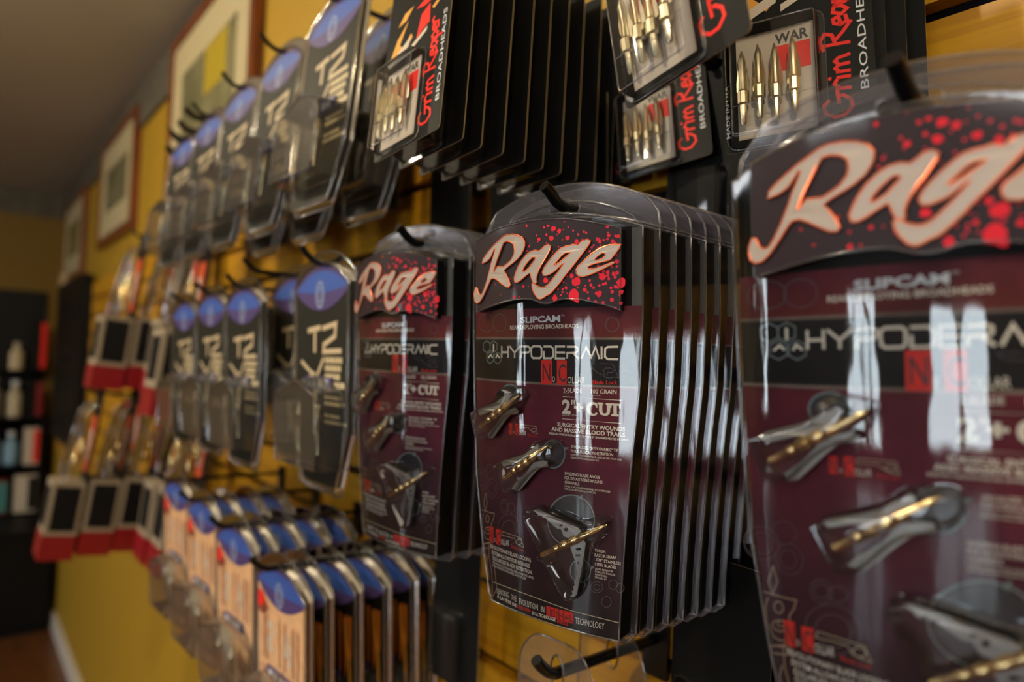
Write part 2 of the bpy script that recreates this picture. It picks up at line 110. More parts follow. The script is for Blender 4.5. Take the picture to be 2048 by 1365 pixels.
STROKE=[('y',0.45,0,[(-48.57,-241.93),(-38.44,-241.36),(-29.18,-241.05),(-20.6,-240.96),(-12.56,-241.04),(-4.98,-241.27),(2.23,-241.61),(9.12,-242.06),(15.73,-242.6),(25.66,-242.7),(35.11,-242.87),(46.54,-243.33)]),('t',0.55,1,[(-56.56,-83.9),(-52.59,-85.73),(-52.58,-89.9),(-56.53,-91.83),(-60.67,-90.03),(-60.69,-85.8)]),('t',0.55,1,[(-48.6,-83.86),(-44.95,-85.67),(-44.94,-89.78),(-48.58,-91.68),(-52.38,-89.9),(-52.39,-85.73)]),('t',0.55,1,[(-52.48,-91.11),(-48.68,-92.89),(-48.66,-97.02),(-52.45,-98.98),(-56.41,-97.24),(-56.42,-93.05)]),('t',0.55,1,[(-44.27,-91.26),(-40.77,-93.01),(-40.75,-97.09),(-44.25,-99.01),(-47.88,-97.29),(-47.89,-93.16)]),('c',1.3,0,[(-48.7,-86.05),(-48.68,-90.93)]),('c',1.1,0,[(-54.73,-95.28),(-51.86,-93.13),(-49.65,-94.98)]),('c',1.1,0,[(-46.15,-95.18),(-44.64,-92.97),(-42.04,-94.96)]),('c',1.22,0,[(-39.97,-87.22),(-39.95,-94.86)]),('c',1.22,0,[(-33.59,-87.15),(-33.57,-94.76)]),('c',1.22,0,[(-39.96,-91.18),(-33.58,-91.12)]),('c',1.22,0,[(-32.16,-87.25),(-27.47,-91.3)]),('c',1.22,0,[(-22.74,-87.15),(-27.47,-91.3),(-27.46,-94.68)]),('c',1.22,0,[(-21.74,-87.36),(-15.74,-87.3),(-14.35,-87.93),(-14.34,-90.1),(-15.36,-90.93),(-21.34,-91.14),(-21.34,-94.54)]),('c',1.22,0,[(-13.19,-90.62),(-13.05,-88.19),(-11.62,-87.15),(-6.19,-87.09),(-4.96,-88.15),(-4.95,-93.06),(-6.17,-94.26),(-11.6,-94.38),(-12.89,-93.32),(-13.19,-90.62)]),('c',1.22,0,[(-3.48,-87.17),(2.12,-87.12),(3.86,-88.52),(3.87,-93.0),(2.46,-94.19),(-3.12,-94.3),(-3.27,-89.94)]),('c',1.22,0,[(12.15,-87.02),(5.64,-87.08),(5.53,-94.18),(12.17,-94.15)]),('c',1.22,0,[(5.65,-90.6),(12.16,-90.56)]),('c',1.22,0,[(13.36,-87.12),(19.01,-87.07),(20.47,-87.67),(20.47,-89.62),(19.6,-90.51),(13.67,-90.7),(13.56,-94.18)]),('c',1.22,0,[(17.55,-90.64),(21.35,-94.13)]),('c',1.22,0,[(22.97,-94.1),(26.19,-87.26),(29.39,-93.07)]),('c',1.22,0,[(29.0,-93.89),(32.13,-87.21),(34.49,-94.0)]),('c',1.22,0,[(35.82,-86.72),(35.84,-93.97)]),('c',1.22,0,[(45.84,-86.84),(39.56,-86.99),(37.97,-88.16),(37.88,-92.68),(39.58,-94.01),(45.86,-94.01)]),('f',0.3,1,[(21.65,-96.54),(41.17,-96.64),(43.27,-97.84),(45.89,-104.51),(43.29,-104.08),(41.2,-104.74),(38.28,-104.48),(36.4,-103.03),(33.7,-102.09),(31.51,-100.63),(30.4,-99.14),(26.5,-98.98),(23.09,-98.3)]),('f',0.3,1,[(36.93,-100.49),(38.0,-99.21),(41.18,-98.99),(43.18,-100.09),(42.5,-101.46),(39.6,-101.53),(39.08,-103.2),(37.48,-102.74)]),('t',0.8,1,[(31.63,-187.25),(31.45,-189.58),(30.92,-191.9),(30.05,-194.17),(28.84,-196.32),(27.33,-198.32),(25.54,-200.12),(23.52,-201.67),(21.3,-202.94),(18.94,-203.89),(16.48,-204.5),(13.99,-204.76),(11.53,-204.65),(9.15,-204.17),(6.92,-203.33),(4.91,-202.14),(3.17,-200.63),(1.76,-198.83),(0.71,-196.79),(0.07,-194.55),(-0.15,-192.18),(0.06,-189.74),(0.69,-187.28),(1.72,-184.89),(3.13,-182.62),(4.86,-180.53),(6.86,-178.67),(9.08,-177.11),(11.45,-175.86),(13.91,-174.97),(16.4,-174.45),(18.86,-174.31),(21.23,-174.55),(23.45,-175.15),(25.48,-176.11),(27.27,-177.39),(28.79,-178.96),(30.01,-180.77),(30.9,-182.79),(31.44,-184.97)]),('t',0.7,1,[(29.33,-216.71),(29.25,-217.76),(29.02,-218.81),(28.63,-219.85),(28.1,-220.83),(27.44,-221.75),(26.66,-222.57),(25.79,-223.28),(24.84,-223.87),(23.83,-224.31),(22.79,-224.6),(21.74,-224.72),(20.72,-224.68),(19.74,-224.47),(18.83,-224.11),(18.01,-223.59),(17.31,-222.92),(16.74,-222.14),(16.33,-221.24),(16.07,-220.26),(15.98,-219.22),(16.07,-218.15),(16.32,-217.08),(16.73,-216.02),(17.29,-215.01),(17.99,-214.07),(18.8,-213.24),(19.71,-212.52),(20.68,-211.94),(21.71,-211.51),(22.75,-211.23),(23.79,-211.13),(24.8,-211.2),(25.76,-211.43),(26.64,-211.82),(27.42,-212.36),(28.08,-213.03),(28.62,-213.83),(29.01,-214.72),(29.25,-215.69)]),('t',0.9,1,[(12.04,-150.69),(11.95,-151.99),(11.67,-153.28),(11.2,-154.53),(10.57,-155.7),(9.77,-156.78),(8.84,-157.73),(7.78,-158.53),(6.62,-159.16),(5.4,-159.61),(4.13,-159.87),(2.86,-159.92),(1.6,-159.76),(0.4,-159.4),(-0.72,-158.85),(-1.73,-158.11),(-2.59,-157.21),(-3.29,-156.16),(-3.81,-155.0),(-4.12,-153.74),(-4.23,-152.43),(-4.13,-151.1),(-3.82,-149.77),(-3.31,-148.49),(-2.62,-147.29),(-1.76,-146.2),(-0.75,-145.24),(0.36,-144.44),(1.56,-143.82),(2.82,-143.39),(4.09,-143.17),(5.36,-143.15),(6.58,-143.34),(7.74,-143.74),(8.8,-144.32),(9.74,-145.07),(10.54,-145.98),(11.18,-147.03),(11.65,-148.18),(11.94,-149.41)]),('t',0.9,1,[(-24.04,-117.43),(-24.13,-118.43),(-24.4,-119.41),(-24.85,-120.36),(-25.47,-121.24),(-26.24,-122.05),(-27.16,-122.76),(-28.19,-123.36),(-29.32,-123.82),(-30.52,-124.14),(-31.77,-124.31),(-33.03,-124.33),(-34.27,-124.19),(-35.47,-123.89),(-36.58,-123.44),(-37.59,-122.86),(-38.45,-122.15),(-39.15,-121.33),(-39.67,-120.43),(-39.99,-119.46),(-40.1,-118.45),(-40.0,-117.43),(-39.68,-116.42),(-39.17,-115.45),(-38.47,-114.54),(-37.61,-113.72),(-36.61,-113.0),(-35.5,-112.41),(-34.31,-111.96),(-33.06,-111.66),(-31.8,-111.52),(-30.56,-111.53),(-29.35,-111.7),(-28.22,-112.03),(-27.18,-112.49),(-26.27,-113.09),(-25.49,-113.8),(-24.87,-114.61),(-24.41,-115.5),(-24.13,-116.45)]),('f',0.25,1,[(-54.66,-175.48),(-54.75,-176.58),(-55.03,-177.7),(-55.5,-178.79),(-56.15,-179.84),(-56.96,-180.82),(-57.92,-181.71),(-59.01,-182.48),(-60.21,-183.13),(-61.49,-183.62),(-62.82,-183.96),(-64.17,-184.12),(-65.51,-184.11),(-66.8,-183.93),(-68.01,-183.57),(-69.11,-183.05),(-70.06,-182.37),(-70.84,-181.55),(-71.41,-180.62),(-71.76,-179.58),(-71.88,-178.48),(-71.77,-177.33),(-71.42,-176.18),(-70.86,-175.04),(-70.09,-173.94),(-69.14,-172.93),(-68.05,-172.02),(-66.84,-171.23),(-65.55,-170.59),(-64.21,-170.12),(-62.86,-169.81),(-61.53,-169.68),(-60.25,-169.74),(-59.05,-169.97),(-57.96,-170.37),(-56.99,-170.92),(-56.17,-171.63),(-55.52,-172.45),(-55.05,-173.39),(-54.75,-174.4)]),('f',0.25,1,[(-46.84,-169.39),(-46.91,-170.15),(-47.1,-170.91),(-47.41,-171.65),(-47.84,-172.36),(-48.37,-173.02),(-49.01,-173.61),(-49.72,-174.12),(-50.5,-174.54),(-51.33,-174.86),(-52.19,-175.06),(-53.05,-175.15),(-53.91,-175.11),(-54.72,-174.96),(-55.48,-174.69),(-56.17,-174.31),(-56.76,-173.83),(-57.23,-173.26),(-57.59,-172.61),(-57.8,-171.9),(-57.88,-171.15),(-57.81,-170.37),(-57.6,-169.6),(-57.25,-168.83),(-56.77,-168.11),(-56.19,-167.44),(-55.51,-166.83),(-54.75,-166.32),(-53.93,-165.9),(-53.08,-165.6),(-52.22,-165.41),(-51.36,-165.34),(-50.53,-165.39),(-49.75,-165.56),(-49.03,-165.85),(-48.39,-166.24),(-47.85,-166.73),(-47.42,-167.3),(-47.1,-167.95),(-46.91,-168.65)]),('f',0.25,1,[(-44.24,-179.7),(-44.31,-180.69),(-44.51,-181.68),(-44.85,-182.64),(-45.32,-183.57),(-45.9,-184.42),(-46.59,-185.19),(-47.37,-185.84),(-48.22,-186.38),(-49.12,-186.78),(-50.06,-187.03),(-51.0,-187.14),(-51.93,-187.08),(-52.83,-186.87),(-53.66,-186.51),(-54.41,-186.0),(-55.05,-185.36),(-55.58,-184.6),(-55.96,-183.75),(-56.2,-182.82),(-56.28,-181.84),(-56.21,-180.82),(-55.97,-179.81),(-55.59,-178.82),(-55.08,-177.87),(-54.43,-177.0),(-53.69,-176.23),(-52.86,-175.56),(-51.97,-175.03),(-51.04,-174.65),(-50.09,-174.41),(-49.16,-174.33),(-48.25,-174.41),(-47.4,-174.65),(-46.62,-175.03),(-45.93,-175.56),(-45.34,-176.21),(-44.87,-176.97),(-44.52,-177.81),(-44.31,-178.73)]),('f',0.25,1,[(-57.64,-175.99),(-57.7,-176.71),(-57.88,-177.44),(-58.18,-178.16),(-58.6,-178.84),(-59.12,-179.48),(-59.73,-180.06),(-60.43,-180.56),(-61.19,-180.97),(-61.99,-181.29),(-62.82,-181.5),(-63.67,-181.59),(-64.5,-181.58),(-65.29,-181.44),(-66.04,-181.2),(-66.7,-180.85),(-67.28,-180.4),(-67.75,-179.86),(-68.09,-179.24),(-68.3,-178.57),(-68.37,-177.86),(-68.31,-177.11),(-68.1,-176.37),(-67.76,-175.63),(-67.3,-174.93),(-66.72,-174.28),(-66.06,-173.69),(-65.32,-173.19),(-64.52,-172.78),(-63.7,-172.47),(-62.85,-172.27),(-62.02,-172.19),(-61.21,-172.22),(-60.45,-172.38),(-59.76,-172.64),(-59.14,-173.0),(-58.62,-173.46),(-58.2,-174.0),(-57.89,-174.62),(-57.7,-175.28)]),('f',0.25,1,[(-47.01,-180.18),(-47.06,-180.8),(-47.18,-181.41),(-47.39,-182.01),(-47.68,-182.59),(-48.04,-183.12),(-48.47,-183.59),(-48.94,-184.0),(-49.46,-184.33),(-50.01,-184.57),(-50.58,-184.73),(-51.16,-184.78),(-51.72,-184.74),(-52.25,-184.61),(-52.75,-184.38),(-53.2,-184.06),(-53.58,-183.66),(-53.89,-183.19),(-54.12,-182.66),(-54.26,-182.09),(-54.31,-181.48),(-54.27,-180.86),(-54.13,-180.23),(-53.9,-179.62),(-53.6,-179.04),(-53.22,-178.5),(-52.77,-178.02),(-52.27,-177.62),(-51.74,-177.29),(-51.18,-177.05),(-50.61,-176.9),(-50.04,-176.85),(-49.48,-176.9),(-48.96,-177.05),(-48.48,-177.29),(-48.06,-177.61),(-47.69,-178.01),(-47.4,-178.48),(-47.19,-179.01),(-47.06,-179.58)]),('f',0.35,1,[(-32.78,-189.44),(-32.83,-190.17),(-32.98,-190.89),(-33.23,-191.6),(-33.56,-192.27),(-33.99,-192.89),(-34.48,-193.46),(-35.04,-193.94),(-35.65,-194.33),(-36.3,-194.63),(-36.96,-194.82),(-37.63,-194.89),(-38.29,-194.85),(-38.92,-194.7),(-39.51,-194.44),(-40.03,-194.07),(-40.48,-193.61),(-40.84,-193.07),(-41.11,-192.45),(-41.28,-191.78),(-41.33,-191.06),(-41.28,-190.33),(-41.12,-189.6),(-40.86,-188.88),(-40.5,-188.19),(-40.05,-187.56),(-39.53,-186.99),(-38.94,-186.51),(-38.32,-186.11),(-37.66,-185.83),(-36.99,-185.65),(-36.32,-185.58),(-35.67,-185.63),(-35.06,-185.8),(-34.5,-186.07),(-34.0,-186.45),(-33.58,-186.91),(-33.24,-187.46),(-32.99,-188.08),(-32.84,-188.74)]),('f',0.35,1,[(-26.99,-189.1),(-27.03,-189.58),(-27.15,-190.06),(-27.36,-190.53),(-27.65,-190.99),(-28.0,-191.41),(-28.42,-191.8),(-28.89,-192.14),(-29.41,-192.41),(-29.95,-192.63),(-30.51,-192.77),(-31.07,-192.84),(-31.62,-192.84),(-32.15,-192.76),(-32.64,-192.6),(-33.08,-192.37),(-33.45,-192.08),(-33.75,-191.74),(-33.98,-191.34),(-34.11,-190.9),(-34.16,-190.43),(-34.12,-189.95),(-33.98,-189.46),(-33.76,-188.98),(-33.46,-188.51),(-33.09,-188.08),(-32.65,-187.69),(-32.17,-187.36),(-31.64,-187.08),(-31.09,-186.87),(-30.53,-186.73),(-29.97,-186.66),(-29.42,-186.68),(-28.91,-186.77),(-28.44,-186.93),(-28.02,-187.16),(-27.66,-187.45),(-27.37,-187.8),(-27.16,-188.2),(-27.03,-188.64)]),('f',0.35,1,[(-34.16,-189.7),(-34.2,-190.14),(-34.3,-190.57),(-34.46,-191.0),(-34.69,-191.41),(-34.97,-191.79),(-35.31,-192.14),(-35.68,-192.43),(-36.09,-192.68),(-36.52,-192.86),(-36.97,-192.98),(-37.41,-193.03),(-37.85,-193.02),(-38.27,-192.93),(-38.66,-192.78),(-39.0,-192.57),(-39.3,-192.3),(-39.54,-191.97),(-39.72,-191.61),(-39.82,-191.21),(-39.86,-190.78),(-39.83,-190.34),(-39.72,-189.9),(-39.55,-189.47),(-39.31,-189.05),(-39.01,-188.67),(-38.67,-188.32),(-38.28,-188.02),(-37.87,-187.78),(-37.43,-187.6),(-36.98,-187.48),(-36.54,-187.43),(-36.11,-187.45),(-35.7,-187.54),(-35.32,-187.7),(-34.98,-187.92),(-34.7,-188.19),(-34.47,-188.52),(-34.3,-188.88),(-34.2,-189.28)]),('f',0.35,1,[(-22.43,-201.88),(-22.54,-203.39),(-22.9,-204.92),(-23.5,-206.43),(-24.31,-207.89),(-25.34,-209.25),(-26.55,-210.49),(-27.93,-211.59),(-29.43,-212.5),(-31.04,-213.22),(-32.72,-213.72),(-34.42,-213.99),(-36.1,-214.02),(-37.73,-213.8),(-39.25,-213.35),(-40.63,-212.66),(-41.82,-211.76),(-42.79,-210.66),(-43.5,-209.39),(-43.95,-207.98),(-44.1,-206.46),(-43.95,-204.88),(-43.52,-203.28),(-42.81,-201.69),(-41.85,-200.17),(-40.67,-198.74),(-39.29,-197.46),(-37.78,-196.35),(-36.15,-195.44),(-34.47,-194.75),(-32.77,-194.3),(-31.09,-194.09),(-29.48,-194.14),(-27.97,-194.42),(-26.59,-194.95),(-25.37,-195.69),(-24.34,-196.64),(-23.52,-197.75),(-22.92,-199.02),(-22.55,-200.41)]),('f',0.35,1,[(-26.08,-203.22),(-26.16,-204.22),(-26.39,-205.23),(-26.78,-206.23),(-27.32,-207.19),(-27.98,-208.09),(-28.77,-208.9),(-29.66,-209.61),(-30.63,-210.21),(-31.66,-210.67),(-32.73,-210.99),(-33.8,-211.15),(-34.86,-211.15),(-35.88,-211.0),(-36.83,-210.68),(-37.69,-210.22),(-38.42,-209.62),(-39.02,-208.89),(-39.46,-208.05),(-39.73,-207.13),(-39.82,-206.14),(-39.73,-205.11),(-39.47,-204.07),(-39.03,-203.04),(-38.44,-202.05),(-37.71,-201.13),(-36.86,-200.3),(-35.91,-199.58),(-34.9,-198.99),(-33.84,-198.54),(-32.76,-198.24),(-31.69,-198.11),(-30.66,-198.13),(-29.69,-198.32),(-28.8,-198.66),(-28.01,-199.15),(-27.33,-199.77),(-26.8,-200.5),(-26.4,-201.34),(-26.16,-202.25)]),('f',0.35,1,[(36.84,-224.89),(36.79,-225.39),(36.66,-225.89),(36.44,-226.39),(36.14,-226.86),(35.77,-227.3),(35.33,-227.7),(34.84,-228.05),(34.31,-228.34),(33.74,-228.56),(33.16,-228.71),(32.58,-228.78),(32.01,-228.78),(31.47,-228.69),(30.97,-228.53),(30.52,-228.3),(30.13,-227.99),(29.82,-227.63),(29.6,-227.22),(29.46,-226.76),(29.41,-226.28),(29.45,-225.77),(29.59,-225.27),(29.82,-224.76),(30.12,-224.28),(30.51,-223.84),(30.95,-223.43),(31.45,-223.08),(32.0,-222.79),(32.56,-222.57),(33.15,-222.43),(33.73,-222.36),(34.29,-222.37),(34.83,-222.46),(35.32,-222.63),(35.76,-222.87),(36.13,-223.18),(36.44,-223.54),(36.66,-223.96),(36.79,-224.41)]),('f',0.35,1,[(42.01,-232.26),(41.98,-232.75),(41.88,-233.24),(41.7,-233.73),(41.47,-234.19),(41.17,-234.61),(40.83,-235.0),(40.44,-235.32),(40.02,-235.59),(39.57,-235.79),(39.11,-235.92),(38.66,-235.97),(38.21,-235.94),(37.78,-235.83),(37.39,-235.65),(37.03,-235.4),(36.73,-235.09),(36.49,-234.71),(36.31,-234.29),(36.2,-233.84),(36.16,-233.35),(36.2,-232.86),(36.3,-232.36),(36.48,-231.87),(36.72,-231.41),(37.02,-230.98),(37.37,-230.59),(37.77,-230.26),(38.19,-229.99),(38.64,-229.8),(39.1,-229.67),(39.55,-229.63),(40.0,-229.66),(40.42,-229.77),(40.81,-229.96),(41.16,-230.21),(41.46,-230.53),(41.7,-230.9),(41.87,-231.32),(41.98,-231.78)]),('f',0.35,1,[(35.06,-225.22),(35.04,-225.47),(34.97,-225.73),(34.85,-225.99),(34.7,-226.24),(34.51,-226.46),(34.28,-226.67),(34.02,-226.85),(33.75,-227.0),(33.46,-227.11),(33.16,-227.19),(32.86,-227.23),(32.57,-227.22),(32.29,-227.18),(32.03,-227.09),(31.8,-226.97),(31.61,-226.81),(31.45,-226.63),(31.33,-226.41),(31.26,-226.18),(31.23,-225.93),(31.26,-225.67),(31.33,-225.41),(31.44,-225.15),(31.6,-224.9),(31.8,-224.67),(32.02,-224.46),(32.28,-224.28),(32.56,-224.13),(32.85,-224.02),(33.15,-223.95),(33.45,-223.91),(33.74,-223.92),(34.02,-223.96),(34.27,-224.05),(34.5,-224.17),(34.69,-224.33),(34.85,-224.52),(34.96,-224.73),(35.03,-224.97)]),('f',0.35,1,[(45.64,-221.86),(45.61,-222.3),(45.52,-222.73),(45.36,-223.16),(45.15,-223.56),(44.89,-223.93),(44.58,-224.27),(44.23,-224.55),(43.85,-224.78),(43.45,-224.95),(43.04,-225.05),(42.63,-225.09),(42.23,-225.06),(41.85,-224.96),(41.5,-224.79),(41.18,-224.57),(40.91,-224.29),(40.7,-223.95),(40.54,-223.58),(40.44,-223.18),(40.41,-222.75),(40.44,-222.31),(40.53,-221.87),(40.69,-221.45),(40.91,-221.04),(41.17,-220.66),(41.49,-220.33),(41.84,-220.04),(42.22,-219.81),(42.62,-219.65),(43.03,-219.54),(43.44,-219.51),(43.84,-219.55),(44.22,-219.65),(44.56,-219.82),(44.88,-220.05),(45.14,-220.33),(45.35,-220.66),(45.51,-221.04),(45.61,-221.44)]),('f',0.35,1,[(49.5,-223.22),(49.48,-223.62),(49.39,-224.01),(49.26,-224.39),(49.07,-224.76),(48.83,-225.09),(48.56,-225.39),(48.25,-225.65),(47.92,-225.85),(47.56,-226.0),(47.2,-226.09),(46.84,-226.12),(46.48,-226.09),(46.15,-226.0),(45.84,-225.85),(45.56,-225.64),(45.32,-225.38),(45.13,-225.08),(44.98,-224.74),(44.9,-224.38),(44.87,-223.99),(44.9,-223.6),(44.98,-223.2),(45.12,-222.81),(45.31,-222.45),(45.55,-222.11),(45.82,-221.81),(46.14,-221.55),(46.47,-221.35),(46.83,-221.2),(47.19,-221.11),(47.55,-221.08),(47.9,-221.12),(48.24,-221.21),(48.55,-221.37),(48.82,-221.58),(49.06,-221.83),(49.25,-222.14),(49.39,-222.47),(49.47,-222.84)]),('f',0.4,1,[(-48.44,-72.26),(-48.54,-73.16),(-48.84,-74.03),(-49.34,-74.86),(-50.03,-75.62),(-50.89,-76.3),(-51.91,-76.88),(-53.07,-77.35),(-54.34,-77.69),(-55.7,-77.89),(-57.11,-77.95),(-58.54,-77.87),(-59.96,-77.65),(-61.34,-77.29),(-62.62,-76.8),(-63.79,-76.18),(-64.8,-75.47),(-65.62,-74.67),(-66.22,-73.8),(-66.6,-72.89),(-66.73,-71.96),(-66.6,-71.03),(-66.24,-70.14),(-65.63,-69.29),(-64.82,-68.52),(-63.81,-67.84),(-62.65,-67.26),(-61.37,-66.81),(-60.0,-66.5),(-58.58,-66.32),(-57.14,-66.29),(-55.73,-66.4),(-54.37,-66.65),(-53.1,-67.03),(-51.94,-67.53),(-50.92,-68.14),(-50.05,-68.85),(-49.36,-69.64),(-48.85,-70.48),(-48.55,-71.36)]),('f',0.4,1,[(-35.6,-72.46),(-35.68,-73.34),(-35.91,-74.19),(-36.3,-75.0),(-36.84,-75.75),(-37.51,-76.42),(-38.29,-76.98),(-39.18,-77.44),(-40.16,-77.77),(-41.19,-77.98),(-42.27,-78.04),(-43.35,-77.96),(-44.42,-77.75),(-45.45,-77.4),(-46.41,-76.92),(-47.27,-76.33),(-48.01,-75.64),(-48.61,-74.87),(-49.06,-74.03),(-49.33,-73.15),(-49.42,-72.25),(-49.33,-71.35),(-49.07,-70.48),(-48.63,-69.65),(-48.03,-68.9),(-47.29,-68.23),(-46.43,-67.67),(-45.48,-67.22),(-44.45,-66.9),(-43.38,-66.72),(-42.3,-66.68),(-41.23,-66.78),(-40.19,-67.01),(-39.21,-67.37),(-38.32,-67.86),(-37.53,-68.45),(-36.86,-69.14),(-36.32,-69.9),(-35.92,-70.72),(-35.68,-71.58)]),('f',0.4,1,[(46.07,-74.41),(46.02,-75.03),(45.88,-75.64),(45.65,-76.21),(45.33,-76.74),(44.94,-77.22),(44.47,-77.62),(43.95,-77.95),(43.39,-78.18),(42.79,-78.33),(42.18,-78.38),(41.56,-78.33),(40.96,-78.18),(40.38,-77.94),(39.85,-77.61),(39.38,-77.2),(38.97,-76.71),(38.64,-76.18),(38.4,-75.59),(38.25,-74.98),(38.2,-74.35),(38.25,-73.72),(38.39,-73.11),(38.63,-72.53),(38.96,-72.0),(39.36,-71.52),(39.83,-71.12),(40.36,-70.8),(40.94,-70.56),(41.54,-70.43),(42.15,-70.38),(42.77,-70.44),(43.37,-70.59),(43.93,-70.84),(44.46,-71.17),(44.92,-71.58),(45.32,-72.06),(45.64,-72.6),(45.87,-73.18),(46.02,-73.78)]),('g',0.5,0,[(-61.58,-185.21),(-64.04,-192.42),(-62.16,-197.28),(-59.75,-191.55),(-61.58,-185.21)]),('g',0.5,0,[(-66.57,-197.44),(-59.73,-197.28),(-55.98,-197.13),(-51.5,-196.7),(-52.59,-200.51),(-54.82,-204.14),(-54.36,-208.77),(-55.47,-214.72),(-57.31,-217.06),(-63.33,-219.51)]),('g',0.5,0,[(-64.4,-199.23),(-65.91,-203.74),(-65.25,-210.03),(-62.35,-215.11),(-59.68,-215.73),(-56.16,-214.88)]),('g',0.5,0,[(-63.32,-221.76),(-63.58,-219.26),(-56.15,-217.41),(-55.92,-220.52),(-63.32,-222.4)]),('g',0.5,0,[(-55.02,-215.24),(-53.31,-221.75),(-48.77,-245.3),(-53.11,-251.93),(-53.81,-243.32),(-54.27,-237.14),(-57.28,-226.57),(-57.9,-217.84)]),('g',0.5,0,[(-58.46,-225.61),(-59.87,-231.08),(-58.19,-236.97),(-59.35,-243.67),(-58.62,-250.45),(-53.11,-251.93)]),('g',0.45,1,[(-57.36,-201.54),(-57.52,-202.49),(-57.97,-203.38),(-58.66,-204.05),(-59.47,-204.42),(-60.3,-204.42),(-61.01,-204.05),(-61.48,-203.37),(-61.65,-202.48),(-61.49,-201.51),(-61.02,-200.62),(-60.31,-199.94),(-59.49,-199.58),(-58.67,-199.59),(-57.98,-199.97),(-57.52,-200.65)]),('g',0.45,1,[(-55.61,-208.74),(-55.87,-209.67),(-56.61,-210.59),(-57.74,-211.35),(-59.09,-211.84),(-60.47,-211.99),(-61.65,-211.77),(-62.45,-211.21),(-62.74,-210.4),(-62.46,-209.45),(-61.66,-208.52),(-60.48,-207.75),(-59.11,-207.26),(-57.75,-207.13),(-56.62,-207.36),(-55.87,-207.93)]),('g',0.4,1,[(-56.88,-208.08),(-57.09,-208.7),(-57.69,-209.26),(-58.51,-209.6),(-59.34,-209.64),(-59.95,-209.37),(-60.18,-208.84),(-59.95,-208.22),(-59.34,-207.66),(-58.51,-207.32),(-57.69,-207.28),(-57.09,-207.56)]),('y',0.3,1,[(-38.85,-206.66),(-21.41,-207.03),(-18.93,-212.45),(-23.07,-211.86),(-25.63,-211.23),(-27.37,-208.6),(-33.65,-208.76),(-39.81,-209.21)]),('y',0.3,1,[(-20.74,-209.27),(-20.97,-210.1),(-21.61,-210.86),(-22.55,-211.4),(-23.6,-211.63),(-24.55,-211.5),(-25.22,-211.02),(-25.46,-210.29),(-25.22,-209.46),(-24.56,-208.69),(-23.61,-208.14),(-22.56,-207.92),(-21.62,-208.06),(-20.97,-208.55)]),('y',0.25,1,[(-22.13,-136.09),(-9.14,-136.17),(-7.9,-140.54),(-10.96,-140.27),(-13.05,-139.06),(-15.47,-137.59),(-22.52,-137.96)]),('y',0.25,1,[(-9.14,-138.41),(-9.38,-138.94),(-10.05,-139.37),(-10.97,-139.59),(-11.89,-139.54),(-12.57,-139.24),(-12.82,-138.75),(-12.58,-138.22),(-11.9,-137.79),(-10.97,-137.57),(-10.05,-137.62),(-9.38,-137.93)])]
BLI=[[(-62.85,-131.13),(-58.83,-128.94),(-36.9,-121.24),(-33.39,-114.03),(-28.3,-111.44),(-22.63,-112.0),(-15.7,-113.61),(-13.83,-116.87),(-17.18,-123.27),(-21.01,-128.65),(-32.47,-133.66),(-45.23,-146.72),(-50.21,-149.11),(-55.47,-148.57),(-58.79,-142.91)],[(-38.14,-162.86),(-35.02,-160.08),(-13.38,-151.03),(-7.63,-145.37),(-3.46,-142.73),(1.26,-143.36),(7.75,-142.19),(11.53,-144.54),(12.17,-152.01),(8.42,-156.75),(2.62,-159.62),(-7.58,-163.13),(-20.89,-178.04),(-27.3,-180.27),(-31.51,-174.64)],[(-12.73,-188.25),(-10.99,-185.53),(-8.24,-183.72),(-4.88,-183.32),(3.52,-183.65),(25.27,-188.26),(33.4,-183.57),(38.65,-182.87),(42.26,-185.88),(42.28,-191.34),(39.2,-195.26),(33.44,-198.63),(24.83,-230.52),(22.04,-234.17),(17.48,-234.66),(14.56,-232.22),(4.23,-216.79),(1.7,-215.49),(-1.84,-214.66),(-2.7,-212.19),(-0.24,-209.3),(-12.02,-191.89)]]
SHAFT=[[(-53.06,-140.0),(-16.13,-117.17)],[(-28.93,-169.9),(5.25,-145.45)],[(0.58,-211.28),(42.2,-186.4)]]
BLADE=[[[(-57.93,-130.26),(-55.75,-128.55),(-39.01,-123.03),(-27.01,-116.43),(-24.59,-117.98),(-28.63,-123.4),(-34.55,-127.33),(-41.75,-128.52),(-51.53,-131.77),(-55.74,-132.77)],[(-22.2,-125.2),(-19.11,-127.22),(-20.64,-129.04),(-26.16,-130.07),(-30.27,-133.3),(-42.64,-146.23),(-47.45,-147.4),(-48.45,-144.55),(-40.8,-138.4),(-34.54,-131.38),(-28.62,-127.42)]],[[(-33.17,-160.74),(-31.04,-159.0),(-13.09,-152.98),(-3.29,-145.78),(-0.6,-150.97),(-6.0,-155.45),(-13.08,-158.01),(-20.57,-159.0),(-28.53,-161.81),(-31.03,-162.75)],[(-0.59,-155.35),(2.7,-155.5),(4.0,-158.61),(-1.91,-159.89),(-5.99,-163.18),(-18.99,-176.84),(-25.24,-176.18),(-22.09,-172.25),(-13.06,-164.71),(-7.39,-157.28)]],[[(-6.62,-185.74),(-3.33,-184.38),(9.15,-187.28),(22.96,-190.69),(26.26,-192.71),(22.97,-195.76),(18.5,-198.04),(15.06,-197.61),(13.31,-193.81),(10.36,-193.8),(4.9,-190.59),(2.42,-188.92),(0.85,-189.46),(-0.11,-188.05),(-2.35,-188.7),(-3.98,-187.13)],[(25.18,-196.42),(28.44,-199.41),(27.38,-207.15),(23.06,-230.25),(20.84,-232.26),(18.58,-232.5),(20.27,-230.35),(19.71,-229.19),(21.16,-227.61),(20.37,-226.5),(21.71,-224.95),(21.15,-223.64),(22.26,-222.04),(23.03,-218.08),(22.18,-211.64),(20.21,-207.43),(18.51,-203.15)]]]
